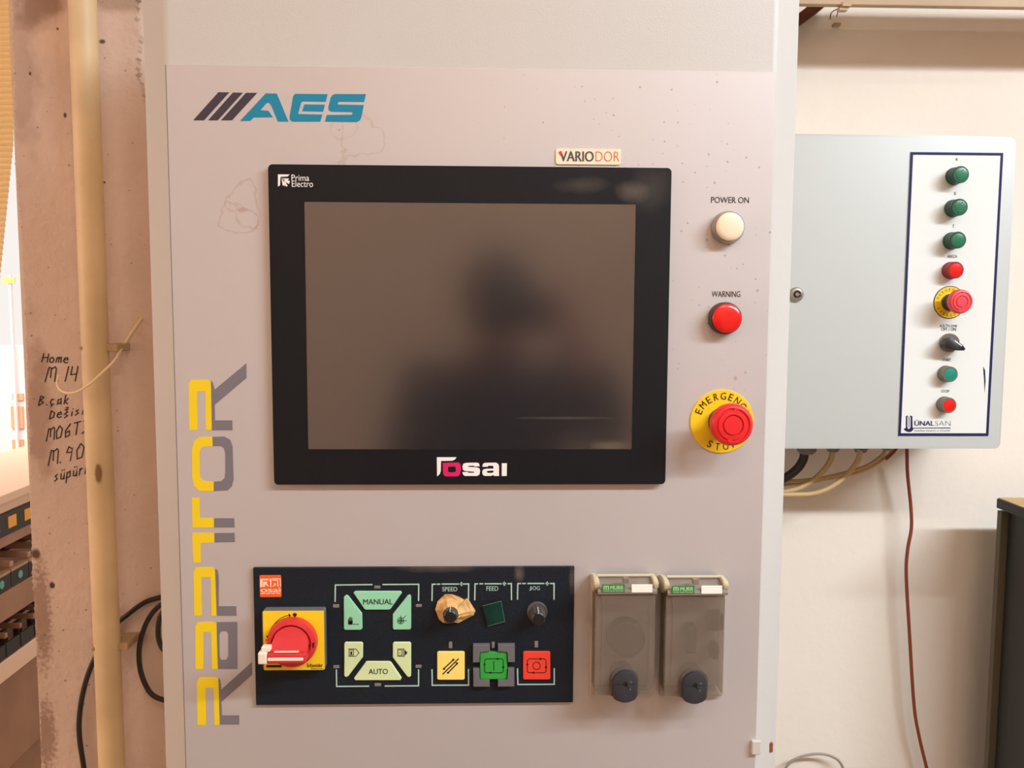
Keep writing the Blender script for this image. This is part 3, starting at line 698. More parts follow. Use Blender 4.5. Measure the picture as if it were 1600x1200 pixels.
# rotary main switch
s8, o8 = 8.57, (380, 930)
YS = YO-0.011
b = NB(); prism(b, rrect(*quad_rect([(409.5, 954.5), (507, 954.5), (507, 1047.5), (411, 1047.5)], YS), 0.002), YS, YO, 0.0008); obj('switch_base', b, M['sgrey'], op)
YSP = YS-0.0012
q = quad_rect([(411, 955), (506.5, 955), (506.5, 1046.5), (412, 1047)], YSP)
b = NB(); prism(b, rrect(*q, 0.0008), YSP, YS, 0.0003); sp_ = obj('switch_plate', b, M['syellow'], op); lab(sp_, 'yellow square plate behind the red handle')
lines8 = NB(); yq = YSP-0.0002
arc = [(330+0, 560), (350, 500), (385, 430), (440, 360), (500, 310), (560, 282), (620, 268)]
stroke(lines8, pts(arc, yq, s8, o8), px(1.2), yq, yq+0.0002)
for p in ([(608, 245), (640, 270), (615, 300)], [(308, 538), (345, 560), (322, 580)], [(690+28*math.cos(a), 262+24*math.sin(a)) for a in [i*0.5236 for i in range(12)]], [(672, 275), (708, 275), (690, 300)], [(300, 590), (316, 596), (304, 620)], [(310, 935), (515, 935), (515, 968), (310, 968)]):
    prism(lines8, pts(p, yq, s8, o8), yq, yq+0.0002)
textpx(lines8, 'Schneider', 479.5, 1036.5, 504.5, 1042.5, yq, bold=0.02); textpx(lines8, 'Electric', 486, 1043, 504, 1045.5, yq, bold=0.005)
stuff(obj('switch_print', lines8, M['black'], sp_))
# handle: round boss, dished top, protruding grip
YH0, YH1 = YSP, YSP-0.008
hx, hz = P(455, 1006, YH1); RH = px(40, YH1)
hd_ = NB()
lathe(hd_, hx, hz, [(RH, YH0), (RH*1.0, YH0-0.003), (RH*0.97, YH1), (RH*0.80, YH1-0.0015), (RH*0.74, YH1+0.001), (RH*0.70, YH1+0.002), (0, YH1+0.002)], 56)
handle = obj('rotary_handle', hd_, M['sred'], op, smooth=True, auto=35); lab(handle, 'red rotary switch handle')
YG = YSP-0.026
gx0, gz0 = P(416, 1038, YG); gx1, gz1 = P(477, 1022, YG)
b = NB()
# wedge between dish and grip: slopes from the dish's upper rim down to the bar
top_l = (hx-RH*0.92, hz+RH*0.30); 
v = [(hx-RH*1.02, YH0, gz0+0.001), (hx+RH*0.72, YH0, gz0+0.001), (hx+RH*0.72, YH0, hz+RH*0.1), (hx-RH*0.95, YH0, hz+RH*0.30)]
box(b, gx0, gx1, YG, YH0, gz0, gz1, 0.0016, 3)
obj('grip_bar', b, M['sred'], handle, smooth=True)
b = NB()
xa, xb = gx0+0.002, hx+RH*0.66
arcpts = [(xb, gz1-0.001)]+[(hx+RH*0.74*math.cos(a), hz+RH*0.72*math.sin(a)) for a in [math.radians(q) for q in range(0, 151, 12)]]+[(xa, gz1+0.004), (xa, gz1-0.001)]
lo = [(x_, z_) for x_, z_ in arcpts]
def depth_at(z_): 
    t_ = max(0, min(1, (z_-gz1)/(hz+RH*0.72-gz1))); return (YH1-0.001)-(0.010*(1-t_)**1.5)
fr = [b.verts.new((x_, depth_at(z_), z_)) for x_, z_ in lo]; bk = [b.verts.new((x_, YH0, z_)) for x_, z_ in lo]
cen = b.verts.new((hx-0.002, depth_at(gz1+0.006)+0.0012, gz1+0.007))
n_ = len(lo)
for i in range(n_):
    b.faces.new((fr[i], fr[(i+1) % n_], cen)); b.faces.new((fr[i], bk[i], bk[(i+1) % n_], fr[(i+1) % n_]))
b.faces.new(bk); obj('grip_slope', b, M['sred'], handle, smooth=True, auto=50)
b = NB(); q = (P(418, 1032.8, YG-0.0004), P(474, 1027.6, YG-0.0004)); prism(b, rrect(q[0][0], q[0][1], q[1][0], q[1][1], 0.0012), YG-0.0004, YG+0.0003); lab(obj('white_stripe', b, M['swhite'], handle), 'white stripe along the grip')
b = NB(); q = (P(428, 1020.6, YG), P(466, 1018.8, YG)); box(b, q[0][0], q[1][0], YG+0.001, YG+0.003, q[0][1], q[1][1]); lab(obj('white_stripe', b, M['swhite'], handle), 'thin white line above the grip')
b = NB(); q = (P(403, 1038.5, YG), P(416.5, 1020, YG)); box(b, q[0][0], q[1][0], YG-0.0006, YG+0.009, q[0][1], q[1][1], 0.0014, 3)
q2 = (P(407, 1020.5, YG), P(421, 1013, YG)); box(b, q2[0][0], q2[1][0], YG+0.002, YG+0.010, q2[0][1], q2[1][1]+0.0002, 0.001, 2)
lab(obj('padlock_tab', b, M['swhite'], handle), 'white padlock tab at the end of the red handle')
x_, z_ = P(489.5, 1008, YH1-0.001); b = NB(); prism(b, [(x_-0.0007, z_-0.0025), (x_+0.0007, z_-0.0022), (x_+0.0007, z_+0.0022), (x_-0.0007, z_+0.002)], YH1-0.0014, YH1); obj('pin_hole', b, M['knobcap'], handle)

# potentiometer knobs
def knob(bc, r0, tip, r1, h, skirt):
    x, z = P(*bc, YO)
    xt, zt = P(*tip, YO-h)
    x, z = (x+xt)/2, (z+zt)/2
    b = NB()
    prof = ([(px(r0), YO), (px(r0), YO-0.002), (px(r0)*0.92, YO-0.003)] if skirt else []) + [(px(r1)*1.12, YO-0.003), (px(r1)*1.08, YO-h*0.4), (px(r1), YO-h*0.97)]
    ns = 3 if skirt else 0
    lathe(b, x, z, prof, 48, ridge=lambda i, k: (1.06 if i % 4 < 2 else 0.97) if k >= ns else 1.0)
    o = obj('rotary_knob', b, M['knob'], op)
    b = NB(); lathe(b, x, z, [(px(r1)*0.94, YO-h*0.96), (px(r1)*0.95, YO-h), (px(r1)*0.8, YO-h-0.0008), (0, YO-h-0.0008)], 32)
    obj('knob_cap', b, M['knobcap'], o, smooth=True)
    b = NB(); box(b, x-0.0004, x+0.0004, YO-h-0.001, YO-h*0.4, z+px(r1)*0.75, z+px(r1)*1.14); obj('pointer_line', b, M['line'], o)
    return o
lab(knob((839, 951), 16.5, (841.5, 971), 10.5, 0.020, True), 'ribbed grey jog knob')
k_ = knob((703.5, 950), 15, (704.5, 966), 10.5, 0.020, False); lab(k_, 'speed knob in torn masking tape')
b = NB(); tx, tz = P(704, 953, YO)
ns = 28
outl = [(600, 150), (645, 300), (430, 430)]
ring0 = []; ring1 = []; ring2 = []
tp = [(80, 262), (110, 160), (200, 78), (290, 84), (380, 112), (440, 140), (470, 128), (500, 160), (582, 278), (560, 330), (470, 375), (370, 428), (340, 420), (290, 425), (240, 432), (180, 424), (130, 385)]
for i, (a_, b__) in enumerate(tp):
    y_ = YO-0.0012-random.random()*0.004
    x_, z_ = P(670+a_/8, 920+b__/8, y_); ring0.append((x_, y_, z_))
cxk, czk = P(704, 957, YO-0.012)
def tv(f, yy, jitter): return [b.verts.new((cxk+(x_-cxk)*f*(1+random.uniform(-jitter, jitter)), yy+random.uniform(-0.0012, 0.0012), czk+(z_-czk)*f*(1+random.uniform(-jitter, jitter)))) for x_, y_, z_ in ring0]
r0 = [b.verts.new(p) for p in ring0]; r1 = tv(0.80, YO-0.005, 0.06); r2 = tv(0.60, YO-0.008, 0.06)
kx, kz = P(704, 960, YO-0.012)
r3 = []
for x_, y_, z_ in ring0:
    d = Vector((x_-kx, z_-kz)).normalized()*px(12.6); r3.append(b.verts.new((kx+d.x, YO-0.0125+random.uniform(-0.001, 0.001), kz+d.y)))
rb = [b.verts.new((x_, YO-0.0003, z_)) for x_, y_, z_ in ring0]
for A, B in ((rb, r0), (r0, r1), (r1, r2), (r2, r3)):
    for i in range(len(A)):
        j = (i+1) % len(A); b.faces.new((A[i], A[j], B[j])); b.faces.new((A[i], B[j], B[i]))
tp_ = obj('masking_tape', b, M['tape'], op); lab(tp_, 'crumpled tan masking tape around the speed knob')
b = NB(); fl = pts([(670, 215), (905, 155), (950, 410), (735, 470)], YO-0.0028, 8, (670, 920)); prism(b, fl, YO-0.0028, YO-0.0018)
bmesh.ops.translate(b, verts=b.verts[:], vec=(0, 0, 0))
prism(b, pts([(700, 250), (880, 200), (920, 400), (740, 440)], YO, 8, (670, 920)), YO-0.0018, YO)
fe = NB(); fp = pts([(670, 215), (905, 155), (950, 410), (735, 470), (670, 215)], YO-0.003, 8, (670, 920)); stroke(fe, fp[:4], px(0.8), YO-0.003, YO-0.0026)
fpo = obj('film_patch', b, M['film'], op); obj('film_edge', fe, mat('film_edge', (86, 112, 96), 0.4), fpo)
lab(fpo, 'square of dark green film stuck where the feed knob was')

# ------------------------------------------------------------------ socket covers
def socket(label, uo, inner_dx, second):
    """uo: horizontal pixel shift from the left cover"""
    du, dv = uo
    t = thing('socket_cover', label, 'socket', (P(976+du, 990+dv)[0], 0, P(976+du, 990+dv)[1]), 'service socket covers')
    def Q(a, b_, y): return P(900+du+a/5, 870+dv+b_/5, y)
    YF = -0.030
    # base frame
    a0 = Q(108, 1075, -0.004); a1 = Q(622, 185, -0.004)
    b = NB(); box(b, a0[0], a1[0], -0.006, 0, a0[1], a1[1], 0.001)
    l0 = Q(145, 1085, YF); l1 = Q(622, 288, YF)
    obj('base_frame', b, M['smokebase'], t)
    b = NB(); box(b, l0[0]+0.002, l1[0]-0.002, -0.011, -0.006, l0[1]+0.002, l1[1]+0.002, 0.001); obj('inner_frame', b, M['smokebase'], t)
    # socket seen through the lid
    cx_, cz_ = Q(385, 620, -0.016); r = px(150/5, -0.016)
    b = NB()
    if not second: lathe(b, cx_, cz_, [(r, -0.011), (r, -0.025), (r*0.9, -0.0265), (r*0.86, -0.024), (0, -0.024)], 48); obj('socket_insert', b, M['sockin'], t, smooth=True)
    else:
        box(b, cx_-0.010, cx_-0.001, -0.027, -0.011, cz_-0.012, cz_+0.014, 0.002); box(b, cx_+0.012, cx_+0.024, -0.0275, -0.011, cz_+0.010, cz_+0.026, 0.002); box(b, cx_+0.014, cx_+0.021, -0.027, -0.011, cz_-0.018, cz_-0.004, 0.002)
        obj('socket_insert', b, M['sockin'], t)
    # lid: front face, side walls with a raised field
    x0, z0, x1, z1 = l0[0], l0[1], l1[0], l1[1]
    b = NB()
    th = 0.0016
    prism(b, rrect(x0, z0, x1, z1, 0.003), YF, YF+th, 0.0006)
    box(b, x0, x0+th, YF+th, -0.006, z0+0.003, z1); box(b, x1-th, x1, YF+th, -0.006, z0+0.003, z1); box(b, x0+0.003, x1-0.003, YF+th, -0.006, z0, z0+th)
    lid = obj('lid', b, M['smoke'], t); lab(lid, 'smoky see-through lid')
    f0 = Q(200, 1040, YF-0.0014); f1 = Q(590, 300, YF-0.0014)
    b = NB()
    zt_, zb_ = f1[1], f0[1]
    pl = [(f0[0]-0.002, zt_), (f0[0]+0.001, zt_-0.012), (f0[0], zb_+0.003), (f0[0]-0.004, zb_), (f1[0]+0.003, zb_), (f1[0], zb_+0.003), (f1[0]-0.001, zt_-0.012), (f1[0]+0.002, zt_)]
    prism(b, list(reversed(pl)), YF-0.0014, YF, 0.0006); obj('lid_field', b, M['smoke3'], lid)
    # hinge band
    h0 = Q(172, 292, YF-0.002); h1 = Q(600, 158, YF+0.010)
    b = NB()
    prof = [(-0.008, h1[1]-0.0022), (-0.0165, h1[1]-0.0022), (YF-0.001, h1[1]-0.0075), (YF-0.0022, h1[1]-0.010), (YF-0.0022, h0[1]), (-0.008, h0[1])]
    A = [b.verts.new((h0[0], y, z)) for y, z in prof]; B = [b.verts.new((h1[0]+0.002, y, z)) for y, z in prof]
    for i in range(len(prof)): j = (i+1) % len(prof); b.faces.new((A[i], A[j], B[j], B[i]))
    b.faces.new(A); b.faces.new(B); hb = obj('hinge_band', b, M['smoke2'], t)
    b = NB(); c0 = Q(480/5*5-115+15, 190, YF-0.002)
    q0 = Q(368, 208, YF-0.003); q1 = Q(412, 160, YF-0.001); box(b, q0[0], q1[0], YF-0.0032, YF+0.002, q0[1], q1[1], 0.0005); obj('hinge_catch', b, M['smoke2'], hb)
    # beige bar and ears
    b = NB(); e0 = Q(160, 152, -0.014); e1 = Q(610, 134, -0.014); box(b, e0[0], e1[0], -0.0165, -0.0125, e0[1], e1[1], 0.0008); obj('hinge_bar', b, M['hinge'], t)
    for (ua, ub, la) in ((137, 180, 'left'), (598, 640, 'right')):
        p_ = Q(ua, 195, -0.026); q_ = Q(ub, 195, -0.026)
        b = NB()
        pr = [(-0.001, Q(ua, 135, -0.004)[1]), (-0.016, Q(ua, 137, -0.014)[1]), (-0.027, Q(ua, 165, -0.022)[1]), (-0.031, Q(ua, 200, -0.028)[1]), (-0.030, Q(ua, 240, -0.028)[1]), (-0.024, Q(ua, 262, -0.022)[1]), (-0.014, Q(ua, 262, -0.01)[1]), (-0.001, Q(ua, 220, -0.004)[1])]
        A = [b.verts.new((p_[0], y, z)) for y, z in pr]; B = [b.verts.new((q_[0], y, z)) for y, z in pr]
        for i in range(len(pr)): j = (i+1) % len(pr); b.faces.new((A[i], A[j], B[j], B[i]))
        b.faces.new(A); b.faces.new(B); bmesh.ops.bevel(b, geom=b.edges[:], offset=0.0008, segments=2, affect='EDGES')
        obj('hinge_ear', b, M['hinge'], t, smooth=True)
    # labels
    yl = YF-0.0028
    b = NB(); g0 = Q(202, 277, yl); g1 = Q(382, 215, yl); box(b, g0[0], g1[0], yl, YF-0.002, g0[1], g1[1], 0.0002, 1); gl = obj('maker_label', b, M['mgreen'], hb)
    b = NB(); d0 = Q(268, 257, yl-0.0002); d1 = Q(372, 226, yl-0.0002); text(b, 'MURR', d0[0], d0[1], d1[0], d1[1], yl-0.0002, bold=0.03)
    d0 = Q(215, 257, yl-0.0002); d1 = Q(258, 226, yl-0.0002); text(b, 'm', d0[0], d0[1], d1[0], d1[1], yl-0.0002, bold=0.04)
    d0 = Q(215, 274, yl-0.0002); d1 = Q(372, 262, yl-0.0002); text(b, 'MURR ELEKTRONIK', d0[0], d0[1], d1[0], d1[1], yl-0.0002, bold=0.02)
    lab(stuff(obj('maker_print', b, M['labelpale'], hb)), 'pale green lettering')
    b = NB(); g0 = Q(434, 280, yl); g1 = Q(598, 216, yl); box(b, g0[0], g1[0], yl, YF-0.002, g0[1], g1[1], 0.0002, 1); lab(obj('paper_label', b, M['paper'], hb), 'blank white paper label')
    # latch
    YL2 = YF-0.006
    cxl, czl = Q(385, 1000, YL2); wl2 = px(98/5, YL2); zt2 = Q(385, 895, YL2)[1]; zb2 = Q(385, 1140, YL2)[1]
    o = []
    for i in range(13): a = math.pi*i/12; o.append((cxl+wl2*math.cos(a), zt2-wl2*0.95+wl2*0.95*math.sin(a)))
    for i in range(13): a = math.pi+math.pi*i/12; o.append((cxl+wl2*math.cos(a), zb2+wl2*0.55+wl2*0.55*math.sin(a)))
    b = NB(); prism(b, o, YL2, -0.004, 0.0008); la_ = obj('latch', b, M['latch'], t, smooth=True); lab(la_, 'dark oval latch with keyhole at the lid bottom')
    surround = [(cxl+(x_-cxl)*1.16, zt2+(z_-zt2)*1.0+(0.0022 if z_ > czl else 0)) for x_, z_ in o if z_ > z0-0.0005]
    b = NB(); prism(b, surround, YF-0.0026, YF, 0.0005); obj('latch_surround', b, M['latchring'], lid)
    b = NB(); zk = Q(390, 992, YL2)[1]; lathe(b, cxl+0.0002, zk, [(0.0021, YL2), (0.0021, YL2-0.0003), (0, YL2-0.0003)], 16)
    box(b, cxl-wl2*0.9, cxl+wl2*0.8, YL2-0.0002, YL2, zk-0.0007, zk-0.0004); prism(b, [(cxl, zk-0.001), (cxl+0.001, zk-0.0005), (cxl+0.0035, zk-0.0048), (cxl+0.0026, zk-0.005)], YL2-0.0003, YL2)
    obj('keyhole', b, M['knobcap'], la_)
    b = NB()
    text(b, 'O', cxl+0.0045, zk+0.0008, cxl+0.0062, zk+0.0025, YL2-0.0002); text(b, 'I', cxl+0.0045, zk-0.0062, cxl+0.005, zk-0.0045, YL2-0.0002); stuff(obj('latch_marks', b, M['cgrey'], la_))
    return t
M['latchring'] = mat('latch_ring', (88, 78, 70), 0.5)
M['labelpale'] = mat('label_pale_green', (170, 214, 160), 0.5)
M['smoke2'] = mat('hinge_smoke', (134, 122, 108), 0.4, noise=0.2, nscale=50)
socket('left smoky service socket cover with a round dark socket showing through', (0, 0), 0, False)
socket('right smoky service socket cover with blurred dark patches inside', (109, 2), 0, True)

# ------------------------------------------------------------------ wall enclosure at right
YE = 0.566
enc = thing('wall_enclosure', 'light grey electrical enclosure mounted on the wall right of the cabinet', 'electrical box', (0.62, 0.65, 1.5))
q = quad_rect([(1256, 212), (1590, 213), (1561, 704), (1226, 699)], YE)
ex1 = P(1576, 450, YE)[0]; ez1 = P(1500, 212, YE)[1]; ez0 = P(1400, 701, YE)[1]; ex0 = ex1-0.44
b = NB(); box(b, ex0+0.006, ex1-0.006, YE+0.018, YW, ez0+0.006, ez1-0.006, 0.004); obj('box_body', b, M['encl'], enc)
b = NB(); prism(b, rrect(ex0, ez0, ex1, ez1, 0.007), YE, YE+0.017, 0.003, 3); obj('door', b, M['encl'], enc, smooth=True, auto=60)
lx_, lz_ = P(1245, 460, YE-0.004)
b = NB(); lathe(b, lx_, lz_, [(0.0115, YE), (0.0115, YE-0.003), (0.0095, YE-0.0055), (0.0065, YE-0.006), (0.006, YE-0.004), (0.0, YE-0.004)], 32); lk = obj('door_lock', b, M['chrome'], enc, smooth=True, auto=30)
b = NB(); lathe(b, lx_, lz_, [(0.0055, YE-0.0039), (0.0055, YE-0.0045), (0, YE-0.0045)], 20); obj('lock_slot', b, M['knobcap'], lk)
b = NB(); lathe(b, lx_, lz_, [(0.0028, YE-0.0044), (0.0028, YE-0.0062), (0, YE-0.0062)], 16); box(b, lx_, lx_+0.005, YE-0.0052, YE-0.0045, lz_-0.0007, lz_+0.0007); obj('lock_pin', b, M['chrome'], lk)
# white legend plate with navy border
YEP = YE-0.001
q = quad_rect([(1422, 238), (1568, 238.5), (1544, 681), (1404, 681)], YEP)
b = NB(); box(b, q[0], q[2], YEP, YE, q[1], q[3], 0.0003, 1); pl_ = obj('legend_plate', b, M['plate'], enc); lab(pl_, 'white legend plate with navy border')
b = NB(); bw = px(4.2, YE); ring_frame(b, [(q[0], q[1]), (q[2], q[1]), (q[2], q[3]), (q[0], q[3])], [(q[0]+bw, q[1]+bw), (q[2]-bw, q[1]+bw), (q[2]-bw, q[3]-bw), (q[0]+bw, q[3]-bw)], YEP-0.0002, YEP)
obj('plate_border', b, M['navyline'], pl_)
yt = YEP-0.0003
b = NB()
for s, r in (('R', (1493.5, 247, 1497, 251.5)), ('S', (1490.5, 300, 1494, 304.5)), ('T', (1488, 351, 1491.5, 355.5)), ('ARIZA', (1480, 398.5, 1496, 402.8)), ('KİLİTLEME', (1469, 506.2, 1496, 511)), ('OFF / ON', (1470.5, 512, 1494, 517)), ('START', (1472.5, 560, 1486, 564.5)), ('STOP', (1470.5, 609.2, 1483.5, 613.5))):
    textpx(b, s, *r, yt, bold=0.012)
stuff(obj('plate_captions', b, M['black'], pl_))
b = NB(); s16, o16 = 16, (1400, 630)
for p in ([(250, 330), (290, 305), (300, 330), (285, 350), (285, 600), (305, 640), (340, 640), (365, 600), (365, 350), (345, 330), (365, 305), (410, 330), (415, 610), (440, 625), (430, 660), (385, 710), (345, 722), (290, 715), (230, 690), (190, 640), (245, 620)], [(318, 340), (334, 340), (334, 610), (318, 610)]):
    prism(b, pts(p, yt, s16, o16), yt, yt+0.0002)
textpx(b, 'ÜNAL', 1428.5, 656, 1460, 665.2, yt, bold=0.03)
prism(b, pts([(430, 612), (1365, 608), (1365, 630), (430, 632)], yt, s16, o16), yt, yt+0.0002)
textpx(b, 'MAKİNA SANAYİ ve TİCARET', 1428.5, 671, 1485.5, 674.2, yt, bold=0.0)
textpx(b, 'SAN', 1461, 657.6, 1485.5, 665.2, yt, bold=-0.022)
stuff(obj('plate_logo', b, M['navyline'], pl_))
b = NB(); prism(b, pts([(720, 612), (735, 640), (738, 720), (732, 800), (728, 720)], yt, 4.613, (1380, 440)), yt, yt+0.0002); obj('ink_smear', b, M['navyline'], pl_)
def wl_lamp(label, fc, lens, h=0.022, rl=12.2, rc=13.2, name='pilot_lamp', collar='lensg', grooves=True):
    x, z = P(*fc, YEP-h); t = thing(name, label, 'lamp' if name == 'pilot_lamp' else 'button', (x, YEP, z))
    r1, r2 = px(rl, YEP-h), px(rc, YEP-h)
    b = NB(); lathe(b, x, z, [(r2*1.04, YEP), (r2*1.04, YEP-0.004), (r2*0.98, YEP-0.005), (r2, YEP-h*0.55), (r2*0.94, YEP-h*0.6), (r2*0.99, YEP-h*0.66), (r2, YEP-h*0.93), (r2*0.93, YEP-h), (r1*0.86, YEP-h), (r1*0.86, YEP-h+0.001), (0, YEP-h+0.001)], 36)
    obj('collar', b, M[collar], t, smooth=True, auto=30)
    b = NB(); lathe(b, x, z, [(r1*0.85, YEP-h+0.001), (r1*0.84, YEP-h-0.0002), (r1*0.5, YEP-h-0.0009), (0, YEP-h-0.0012)], 32)
    if grooves:
        for k in (-0.5, -0.2, 0.1, 0.4):
            a = math.radians(28); c_, s_ = math.cos(a), math.sin(a); hl = r1*0.6*math.sqrt(1-k*k)
            p_ = [(x+c_*t_*hl-s_*(k*r1+e_), z+s_*t_*hl+c_*(k*r1+e_)) for t_, e_ in ((-1, -0.0007), (1, -0.0007), (1, 0.0007), (-1, 0.0007))]
            prism(b, p_, YEP-h-0.0016, YEP-h)
    obj('lens', b, M[lens], t, smooth=True, auto=40)
    return t
M['gcollar'] = mat('green_collar', (20, 70, 50), 0.4); M['rcollar'] = mat('red_collar', (150, 24, 28), 0.4); M['mcollar'] = mat('grey_collar', (128, 120, 108), 0.35, metal=0.4)
wl_lamp('dark green ribbed lamp at the top of the white plate', (1502, 272.5), 'lensg', collar='gcollar')
wl_lamp('second green ribbed lamp from the top of the white plate', (1500, 323.5), 'lensg', collar='gcollar')
wl_lamp('lowest of three dark green lamps, right above the small red lamp', (1497.5, 375), 'lensg', collar='gcollar', grooves=False)
wl_lamp('small red fault lamp between green lamps and the mushroom button', (1493.7, 422), 'lensr', h=0.018, collar='rcollar', grooves=False)
t, x, z, R_ = estop('emergency_stop', 'smaller faded red emergency stop on the wall enclosure plate', (1484, 472.5), 24.6, (1503, 471.2), 19.5, 12, 0.038, YEP, True, red='ered2') if M.setdefault('ered2', mat('faded_red', (232, 74, 84), 0.35)) else None
arc_text(t, 'EMERGENCY', x, z, R_*0.82, 0.0042, 178, -17, YEP-0.0014, M['collar'], bold=0.0)
arc_text(t, 'EMERGENCY', x, z, R_*0.82, 0.0042, -150, 17, YEP-0.0014, M['collar'], up=False, bold=0.0)
x, z = P(1487, 536, YEP-0.01); t = thing('selector_switch', 'black pointed selector switch under the red mushroom button on the enclosure', 'switch', (x, YEP, z))
b = NB(); r = px(15, YEP); lathe(b, x, z, [(r, YEP), (r, YEP-0.005), (r*0.92, YEP-0.008), (0, YEP-0.008)], 36); obj('collar', b, M['mcollar'], t, smooth=True, auto=30)
b = NB(); x, z = P(1488, 538, YEP-0.018)
a = math.radians(-24); c_, s_ = math.cos(a), math.sin(a)
def rp(p): return [(x+c_*u_-s_*v_, z+s_*u_+c_*v_) for u_, v_ in p]
prism(b, rp([(-0.013, -0.006), (-0.010, -0.010), (0.0, -0.009), (0.010, -0.006), (0.019, -0.002), (0.020, 0.0015), (0.012, 0.005), (0.0, 0.008), (-0.009, 0.008), (-0.013, 0.004)]), YEP-0.024, YEP-0.008, 0.0015); obj('pointer_knob', b, M['knobcap'], t, smooth=True, auto=30)
b = NB(); prism(b, rp([(-0.002, 0.0045), (0.012, 0.002), (0.012, 0.0035), (-0.002, 0.0065)]), YEP-0.0246, YEP-0.023); lab(obj('pointer_mark', b, M['white'], t), 'white pointer line')
wl_lamp('teal green start push button low on the white plate', (1485, 585), 'buttong', h=0.016, rl=11.5, rc=12.6, name='push_button', collar='mcollar', grooves=False)
wl_lamp('bright red stop push button at the bottom of the white plate', (1483, 633.5), 'lensr', h=0.016, rl=11.5, rc=12.6, name='push_button', collar='mcollar', grooves=False)

# cables and glands below the enclosure
def gland(u0, u1, v1, y):
    xa, _ = P(u0, 705, y); xb, zb = P(u1, v1, y); xm = (xa+xb)/2; rr = (xb-xa)/2
    b = NB()
    prof = [(rr, ez0+0.008), (rr, zb+0.006), (rr*0.8, zb+0.002), (rr*0.7, zb)]
    rings = [[b.verts.new((xm+r_*math.cos(2*math.pi*i/12), y+r_*math.sin(2*math.pi*i/12), z_)) for i in range(12)] for r_, z_ in prof]
    for A, B in zip(rings, rings[1:]):
        for i in range(12): b.faces.new((A[i], A[(i+1) % 12], B[(i+1) % 12], B[i]))
    b.faces.new(rings[0]); b.faces.new(rings[-1]); obj('cable_gland', b, M['gland'], enc)
    return (xm, y, zb)
YG1 = 0.66
gland(1245, 1275, 709, YG1); gland(1290, 1312, 705.5, YG1); gland(1333, 1356, 706.5, YG1); gland(1376, 1394, 703, YG1)
def cable(name, label, pix, y, rpx, m, extra=None, n=10):
    pp = [(lambda q, yy: (q[0], yy, q[1]))(P(u, v, y+dy), y+dy) for (u, v, *d) in pix for dy in [d[0] if d else 0]]
    b = NB(); tube(b, pp, px(rpx, y), n); return tag(obj(name, b, M[m], None, smooth=True, auto=80), label, 'cable')
cable('cable', 'thick black cable leaving the leftmost gland under the enclosure', [(1257, 706), (1255, 718), (1245, 733), (1225, 748), (1195, 762), (1150, 770)], YG1, 7, 'cblack')
cable('cable', 'beige cable from the second gland, bending left behind the cabinet', [(1301, 702), (1298, 718), (1284, 738), (1262, 756), (1235, 767), (1190, 772), (1150, 772)], YG1, 4.2, 'cbeige')
cable('cable', 'beige cable from the third gland, lowest loop under the enclosure', [(1344, 703), (1340, 720), (1325, 740), (1300, 760), (1272, 771), (1240, 773), (1190, 772), (1150, 768)], YG1-0.012, 4.2, 'cbeige')
cable('cable', 'upper long beige cable from the rightmost gland', [(1385, 701), (1378, 712), (1355, 728), (1320, 739), (1280, 748), (1230, 752), (1150, 752)], YG1+0.012, 3, 'cbeige')
cable('cable', 'lower long beige cable curving with a red streak to the right', [(1397, 701), (1385, 714), (1360, 730), (1330, 741), (1290, 748.5), (1240, 757), (1150, 760)], YG1+0.02, 2.6, 'cbeige')
cable('cable', 'dark red cable end at the right of the cable bundle', [(1402, 700), (1394, 709), (1384, 718)], YG1+0.008, 2.2, 'cbrown')
cable('cable', 'red brown cable hanging from the enclosure down the white wall', [(1417, 700), (1418, 740), (1423, 790), (1424, 825), (1418, 860), (1416, 900), (1421, 990), (1428, 1100), (1436, 1150), (1449, 1205), (1462, 1260)], YW-0.030, 2.8, 'cbrown', n=8)
cable('cable', 'thin grey cable looping at the bottom of the white wall', [(1215, 1240), (1228, 1200), (1245, 1185), (1275, 1178), (1300, 1182), (1316, 1197), (1326, 1240)], YW-0.02, 2.2, 'cgrey', n=8)

# rail with bracket on top right
rail = thing('cable_rail', 'long beige cable rail across the top right corner above the enclosure', 'rail', (1.0, YW-0.09, 2.0))
yr = YW-0.141; zb = 1.970
b = NB(); box(b, 0.34, 2.6, yr-0.002, yr+0.012, zb, zb+0.015, 0.001); obj('rail_lip', b, M['rail'], rail)
b = NB(); box(b, 0.34, 2.6, yr, yr+0.010, zb+0.015, zb+0.08); obj('rail_channel', b, M['raildark'], rail)
b = NB(); [box(b, xx, xx+0.03, yr+0.010, YW, zb+0.05, zb+0.055) for xx in (0.35, 1.3, 2.3)]; stuff(obj('wall_arm', b, M['raildark'], rail))
b = NB(); a0 = P(1298, 40, yr+0.02)
box(b, P(1315, 10, yr)[0], P(1329, 10, yr)[0], yr-0.004, yr+0.014, zb-0.003, zb+0.004, 0.0006); box(b, P(1312, 10, yr)[0], P(1325, 10, yr)[0], yr+0.0, yr+0.012, zb-0.008, zb-0.003, 0.0006)
obj('rail_bracket', b, M['rail'], rail)
xw, zw = P(1306, 40, YW-0.004); b = NB(); box(b, xw-0.006, xw+0.006, YW-0.012, YW, zw-0.002, zw+0.003, 0.0008); obj('wall_hook', b, M['rail'], rail)
b = NB(); tube(b, [(P(1306, 10, yr+.02)[0], yr+0.01, zb-0.002), (P(1299, 20, YW-.03)[0], YW-0.03, P(1299, 20, YW-.03)[1]), (P(1297, 30, YW-.006)[0], YW-0.006, P(1297, 30, YW-.006)[1])], 0.0009, 6); tube(b, [(P(1307, 10, yr+.02)[0], yr+0.01, zb-0.002), (P(1308, 25, YW-.01)[0], YW-0.008, P(1308, 25, YW-.01)[1])], 0.0009, 6, curve=0); obj('tie_wire', b, M['raildark'], rail)
